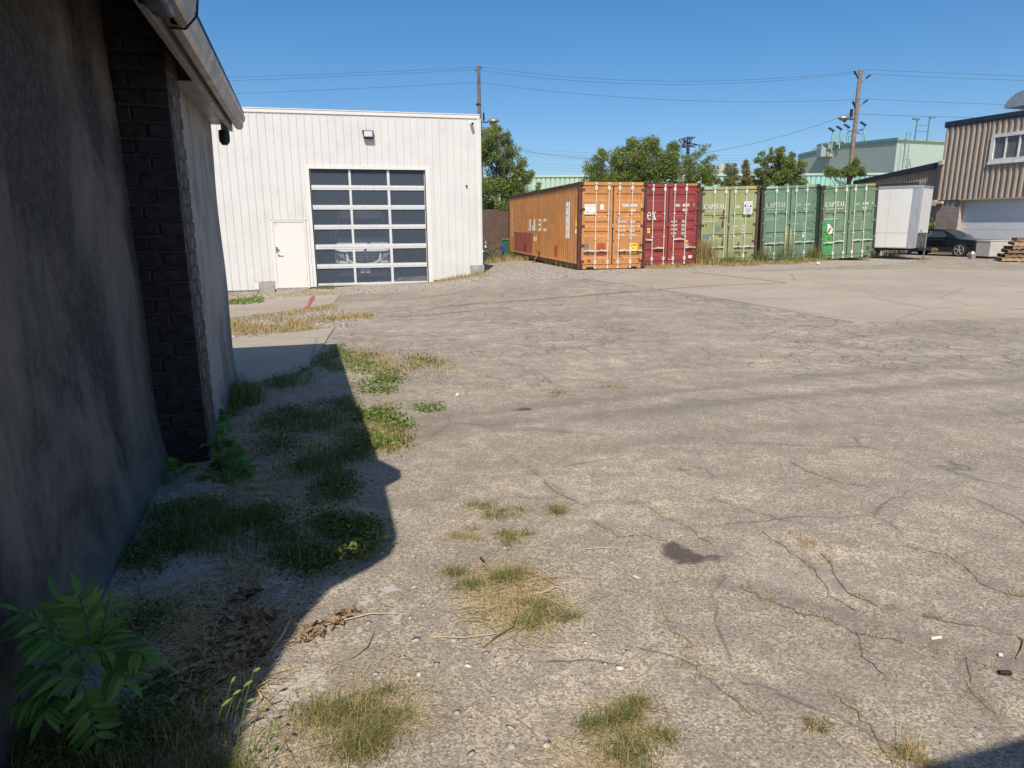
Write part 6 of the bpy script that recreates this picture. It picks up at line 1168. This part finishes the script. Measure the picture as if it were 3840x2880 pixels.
# dead leaves
def dead(lab, poly, n, size=.05):
    p = ptsin(poly, n, .01); p[:, 2] += .006 + rng.random(n) * .018; V = []; F = []; ti = []
    for i in range(n):
        a = random.random() * 6.28; L = size * random.uniform(.6, 1.3); W = L * random.uniform(.35, .6); ax = Vector((math.cos(a), math.sin(a), random.uniform(-.3, .5))); sd_ = Vector((-ax.y, ax.x, random.uniform(-.5, .5))); o0 = len(V); c = Vector(p[i]); cr = Vector((0, 0, random.uniform(.15, .5) * W))
        V += [c - ax * L / 2, c - ax * L * .15 + sd_ * W / 2 + cr, c + ax * L * .25 + sd_ * W * .4 + cr * .5, c + ax * L / 2, c + ax * L * .25 - sd_ * W * .4 + cr, c - ax * L * .15 - sd_ * W / 2 + cr * .6, c + cr * -.2]
        for k in range(6): F.append((o0 + k, o0 + (k + 1) % 6, o0 + 6)); ti.append(random.random())
    return link('dead_leaves', npmesh('dead_leaves', np.array([tuple(v) for v in V]), np.array(F), M_brl, ti), label=lab, cat='dead leaves', kind='stuff')
dead('heap of curled brown dead leaves in the shade', [(460, 1330), (520, 1310), (600, 1325), (610, 1380), (560, 1440), (450, 1460), (400, 1420), (440, 1360)], 170, .06); dead('small trail of brown leaves pointing away from the heap', [(505, 1300), (530, 1275), (560, 1265), (555, 1290), (520, 1310)], 45); dead('rust coloured leaves in the sun at the shadow edge', [(635, 1385), (680, 1355), (730, 1330), (770, 1310), (775, 1325), (730, 1355), (660, 1390)], 75, .04); dead('brown crumbled leaves near the bottom of the shade', [(300, 1480), (450, 1440), (500, 1480), (380, 1540)], 130, .04)
# ------------------------------------------------------------------ leafy plants at the wall
M_sum = leafmat('compound_leaves', (.06, .15, .025), (.18, .33, .07), None, .3); M_stem = pm('green_stem', (.10, .15, .05), .6)
def leaflet(V, F, c, ax, nr, L, W, seg=5, fold=.25, bend=.25, tint=None, tl=None):
    sd_ = ax.cross(nr).normalized(); o0 = len(V)
    for i in range(seg + 1):
        t_ = i / seg; wd_ = W * math.sin(math.pi * min(1, t_ ** .75 * .96 + .04)) * .5 + .0003; m_ = c + ax * L * t_ - nr * bend * L * t_ * t_
        V += [m_ - sd_ * wd_ + nr * fold * wd_, m_, m_ + sd_ * wd_ + nr * fold * wd_]
    for i in range(seg):
        a = o0 + 3 * i; F += [(a, a + 1, a + 4, a + 3), (a + 1, a + 2, a + 5, a + 4)]
        if tl is not None: tl += [tint, tint]
def frond(parent, p0, dirv, L, npair, ll, wd, rise=.4, droop=.8, nm='frond'):
    """pinnate leaf: a stalk with paired leaflets"""
    dirv = Vector(dirv).normalized(); V = []; F = []; tl = []; pts = []
    for i in range(npair + 2):
        t_ = i / (npair + 1); pts.append(Vector(p0) + dirv * L * t_ + Vector((0, 0, L * (rise * t_ - droop * t_ * t_))))
    up = Vector((0, 0, 1))
    for i in range(1, npair + 1):
        d_ = (pts[i + 1] - pts[i]).normalized(); sd_ = d_.cross(up).normalized(); nr = sd_.cross(d_).normalized(); k = ll * (.75 + .5 * math.sin(math.pi * i / (npair + 1)))
        for s_ in (-1, 1):
            ax = (sd_ * s_ * .9 + d_ * .55 + Vector((0, 0, random.uniform(-.35, .0)))).normalized(); nn = (nr + Vector((random.uniform(-.2, .2),) * 3)).normalized(); nn = (nn - ax * nn.dot(ax)).normalized(); leaflet(V, F, pts[i], ax, nn, k * random.uniform(.85, 1.1), wd, tint=random.random(), tl=tl)
    d_ = (pts[-1] - pts[-2]).normalized(); leaflet(V, F, pts[-1], d_, d_.cross(up).normalized().cross(d_), ll, wd, tint=.5, tl=tl)
    f_ = link(nm, npmesh(nm, np.array([tuple(v) for v in V]), np.array(F), M_sum, tl, True), parent); MB().tube(pts, .003, 5).build('stalk', M_stem, f_); return f_
random.seed(21)
def dloc(X, Y, h_, base):  # height above the plant base foot where a picture point lies, at the base's distance
    pass
sm = thing('sumac_seedling', 'young plant with long serrated compound leaves at the foot of the near wall', 'plant', GD(150, 1570)); sm.location.x = min(sm.location.x, -1.30); base = sm.location.copy()
def at_y(X, Y, y): return plane_pt(X * 1.736, Y * 1.736, y)
FR = [((205, 1450), (30, 1330), 1.95, 7), ((215, 1440), (240, 1300), 2.02, 5), ((190, 1410), (300, 1440), 1.88, 8), ((190, 1470), (45, 1480), 1.84, 7), ((150, 1520), (200, 1560), 1.80, 5), ((120, 1520), (60, 1600), 1.80, 4), ((160, 1430), (120, 1290), 2.03, 4), ((230, 1410), (310, 1440), 1.92, 6), ((130, 1500), (110, 1560), 1.83, 5), ((200, 1400), (170, 1285), 2.0, 5), ((215, 1400), (245, 1390), 1.98, 4), ((180, 1480), (205, 1590), 1.80, 5), ((230, 1440), (270, 1490), 1.86, 5), ((140, 1470), (60, 1540), 1.82, 6), ((160, 1400), (60, 1400), 1.9, 5)]
stem_pts = [base, at_y(160, 1500, 1.88), at_y(180, 1440, 1.93), at_y(195, 1400, 1.97)]
MB().tube([p - base for p in stem_pts], [.010, .008, .006, .004], 6).build('stem', M_stem, sm)
for (a, b_, y_, npr) in FR:
    p0 = at_y(*a, y_); p1 = at_y(*b_, y_ + random.uniform(-.06, .06)); d_ = p1 - p0; L = d_.length * 1.05; frond(sm, p0 - base, d_ + Vector((0, 0, .05)), L, npr + 2, .082, .023, rise=.25, droop=.30)
# broad leaved plant at the pier
def bushy(lab, X, Y, spots, lsz, name='leafy_weed'):
    t = thing(name, lab, 'plant', GD(X, Y)); b0 = t.location.copy(); V = []; F = []; tl = []; B = MB()
    for (x, y, yd) in spots:
        c = at_y(x, y, yd); st_ = Vector((b0.x + (c.x - b0.x) * .3, b0.y + (c.y - b0.y) * .3, b0.z)); B.tube([st_ - b0, st_.lerp(c, .6) - b0 + Vector((0, 0, .03)), c - b0], [.004, .003, .002], 5)
        for k in range(5):
            a = random.random() * 6.28; ax = Vector((math.cos(a) + .3, math.sin(a) - .5, random.uniform(-.5, .1))).normalized(); nn = Vector((random.uniform(-.3, .3), -.5, 1)).normalized(); nn = (nn - ax * nn.dot(ax)).normalized(); leaflet(V, F, c - b0 + Vector((random.uniform(-.03, .03), random.uniform(-.03, .03), random.uniform(-.03, .03))), ax, nn, lsz * random.uniform(.6, 1.15), lsz * .62, fold=.15, bend=.35, tint=random.random(), tl=tl)
    link('leaves', npmesh('leaves', np.array([tuple(v) for v in V]), np.array(F), M_sum, tl, True), t); B.build('stems', M_stem, t); return t
bushy('bright broad leaved weed growing at the outer foot of the brick pier', 490, 1050, [(470, 930, 4.5), (480, 945, 4.5), (500, 955, 4.45), (515, 970, 4.4), (490, 975, 4.35), (470, 985, 4.35), (505, 995, 4.3), (525, 985, 4.3), (535, 1000, 4.2), (480, 1005, 4.2), (460, 1020, 4.2), (495, 1020, 4.15), (515, 1025, 4.1), (475, 1040, 4.1), (500, 1045, 4.05), (490, 960, 4.5), (445, 1030, 4.15), (528, 1015, 4.2), (465, 960, 4.5), (468, 1000, 4.35), (488, 1035, 4.1), (510, 1010, 4.2)], .085)
bushy('darker broad leaved weed in the corner between near wall and brick pier', 360, 1055, [(350, 1000, 4.3), (365, 1010, 4.3), (380, 1000, 4.35), (345, 1030, 4.2), (370, 1035, 4.2), (395, 1025, 4.25), (405, 1015, 4.3), (355, 1050, 4.1), (385, 1045, 4.15)], .085)
bushy('light leaved sprigs growing beyond the brick pier', 470, 900, [(462, 865, 5.5), (470, 880, 5.4), (480, 890, 5.3), (468, 900, 5.2), (485, 905, 5.1), (475, 920, 5.0)], .08)
# foxtail grass heads
FOX = ['foxtail head lowest in the rising line over the shade', 'foxtail head second in the rising line over the shade', 'foxtail head in the middle of the rising line', 'small upright foxtail head beside the rising line', 'topmost foxtail head nearest the dead leaves', 'foxtail head leaning out over the shadow edge', 'foxtail head lying out in the sunlight', 'foxtail head standing below the compound leaf plant', 'foxtail head furthest into the shade of the group', 'foxtail head pointing right just inside the shade']
for i, (x, y, x2, y2) in enumerate([(480, 1525, 500, 1508), (505, 1500, 520, 1490), (528, 1482, 545, 1470), (500, 1475, 508, 1462), (548, 1450, 562, 1443), (535, 1515, 550, 1510), (590, 1560, 604, 1566), (150, 1680, 158, 1650), (440, 1520, 446, 1505), (560, 1530, 574, 1534)]):
    b0 = GD(x - 30, y + 130); tp = at_y(x2, y2, max(1.75, b0.y + .02)); tb_ = at_y(x, y, max(1.75, b0.y + .02)); t = thing('foxtail', FOX[i], 'grass stem', b0, group='foxtail grass stems')
    MB().tube([Vector((0, 0, 0)), (tb_ - b0) * .5 + Vector((0, 0, .02)), tb_ - b0], .0015, 5).build('stem', M_stem, t); MB().tube([tb_ - b0, (tb_ + tp) / 2 - b0, tp - b0], [.003, .0055, .002], 7).build('seed_head', pm('foxtail_green', (.22, .28, .06), .7) if i == 0 else bpy.data.materials['foxtail_green'], t)
# ------------------------------------------------------------------ stones and small litter
def stonemat(name, a, b_):
    m, nt, bs = new_mat(name); N = NT(nt); N.put(bs.inputs['Base Color'], N.mix(N.attr('tint'), (*a, 1), (*b_, 1))); bs.inputs['Roughness'].default_value = .85; return m
M_stn = stonemat('pebble_mix', (.13, .115, .10), (.52, .48, .42))
n = 15000; yy = 1.55 + 6 * rng.random(n) ** 1.6; xx = (rng.random(n) * 2 - 1) * yy * 1.0; keep = xx > -1.0 - .3 * yy * .3 - .5; xx, yy = xx[keep], yy[keep]; R = .0018 + .0045 * rng.random(len(xx)) ** 4
stones('gravel', np.column_stack([xx, yy, zg(xx, yy) + R * .05]), R, M_stn, squash=.5, label='loose grit scattered over the near asphalt', kind='stuff')
pp = np.concatenate([ptsin(GRAV[0], 5000), ptsin(GRAV[1], 3500), ptsin([(1042, 604), (1045, 560), (1240, 584), (1420, 580), (1400, 592), (1250, 600)], 6500)]); stones('gravel', pp, .010 + .022 * rng.random(len(pp)) ** 3, M_stn, label='pale gravel spread before the workshop and containers', kind='stuff')
pp = ptsin([(230, 1700), (560, 1160), (800, 1240), (640, 1480), (540, 1700)], 1800); stones('gravel', pp, .002 + .006 * rng.random(len(pp)) ** 3, M_stn, label='crumbled pale grit in the shaded strip', kind='stuff')
pp = ptsin([(700, 1240), (1250, 1280), (1400, 1450), (1250, 1700), (600, 1700)], 260); stones('gravel', pp, .003 + .014 * rng.random(len(pp)) ** 4, M_stn, squash=.10, tint=.75 + .3 * rng.random(len(pp)), label='scattered flat white chips on the near asphalt', kind='stuff')
M_wst = pm('white_chip', (.62, .60, .54), .8, var=.06)
for lab, X, Y, r, sq in [('lone white pebble on the far asphalt', 987, 856, .035, .8), ('white chip left of the straw heap', 1010, 1440, .016, .3), ('long white chip below the straw heap', 1338, 1444, .017, .3), ('white chip near the bottom edge', 1180, 1612, .014, .3), ('white chip left of the bottom tuft', 905, 1458, .014, .3), ('small white chip on the lower middle asphalt', 1265, 1390, .010, .3), ('pale stone near the far tuft', 1090, 1185, .012, .5)]:
    o = stones('pebble', np.zeros((1, 3)), [r], M_wst, squash=sq, tint=np.array([.5]), label=lab, cat='pebble'); o.location = GD(X, Y, r * .15)
def lit(lab, name, X, Y, X2, Y2, r, mat, cat):
    a, b_ = GD(X, Y, r), GD(X2, Y2, r); MB().tube([a, b_], r, 10).build(name, mat, smooth=True, label=lab, cat=cat)
lit('short white cigarette end on the asphalt near the oil stain', 'cigarette_end', 1369, 1247, 1381, 1252, .006, M_wst, 'cigarette'); lit('bright white paper tube far right on the asphalt', 'cigarette_end', 2010, 1383, 2032, 1380, .007, M_wst, 'cigarette'); lit('short black plastic plug above the straw heap', 'plastic_plug', 1039, 1208, 1047, 1216, .007, M_blackg, 'plug'); lit('black scrap at the right edge', 'plastic_scrap', 2157, 1457, 2182, 1458, .009, M_blackg, 'scrap'); lit('white scrap near the right edge', 'paper_scrap', 2156, 1418, 2165, 1420, .008, M_wst, 'scrap')
lit('white stone chip before the last container', 'pebble', 1763, 572, 1770, 572, .05, M_wst, 'pebble')
# cracks with loose edges that can be told apart in the picture
M_crk = pm('crack_fill', (.20, .165, .13), .95, var=.3, scale=40)
for pts in CRK:
    Q = []
    for a, b_ in zip(pts[:-1], pts[1:]):
        for k in range(4): t_ = k / 4; Q.append((a[0] + (b_[0] - a[0]) * t_ + random.uniform(-9, 9), a[1] + (b_[1] - a[1]) * t_ + random.uniform(-4, 4)))
    for q_ in range(0, len(Q) - 3, 4):
        if random.random() < .85: ribbon('crack', Q[q_:q_ + 5], .0025 + .003 * random.random(), M_crk, .004, parent=g_o)
pb_ = []
for pts in CRK:
    for a, b_ in zip(pts[:-1], pts[1:]):
        for k in range(5):
            t_ = random.random(); c = GD(a[0] + (b_[0] - a[0]) * t_, a[1] + (b_[1] - a[1]) * t_)
            if random.random() < .35: pb_ += [(c.x + random.gauss(0, .03), c.y + random.gauss(0, .012), c.z) for _ in range(14)]
blades('grass', np.array(pb_), .012 + .03 * rng.random(len(pb_)), .0022, M_dry, lean=1.5, label='sparse tiny grass growing along the asphalt cracks', cat='grass', kind='stuff')
gstrip('stray bits of straw lying about on the near asphalt', [(560, 1250), (1250, 1150), (1500, 1350), (1400, 1690), (560, 1690)], 90, M_strw, .12, .0028, flat=True)
# unseen shed added behind the camera; its eave casts the bottom right shadow
hs = thing('shadow_shed', 'unseen block shed added behind the camera to cast the corner shadow', 'building', (0, 0, 0))
MB().box(1.45, 5, -4.0, -1.6, -.2, 2.6).build('wall', M_blkw, hs)
B = MB(); B.prism([(1.04, -.615), (5.5, .665), (5.5, -4.3), (1.05, -4.3)], Matrix.Translation((0, 0, 2.62)), .12); B.build('roof', M_fas, hs)
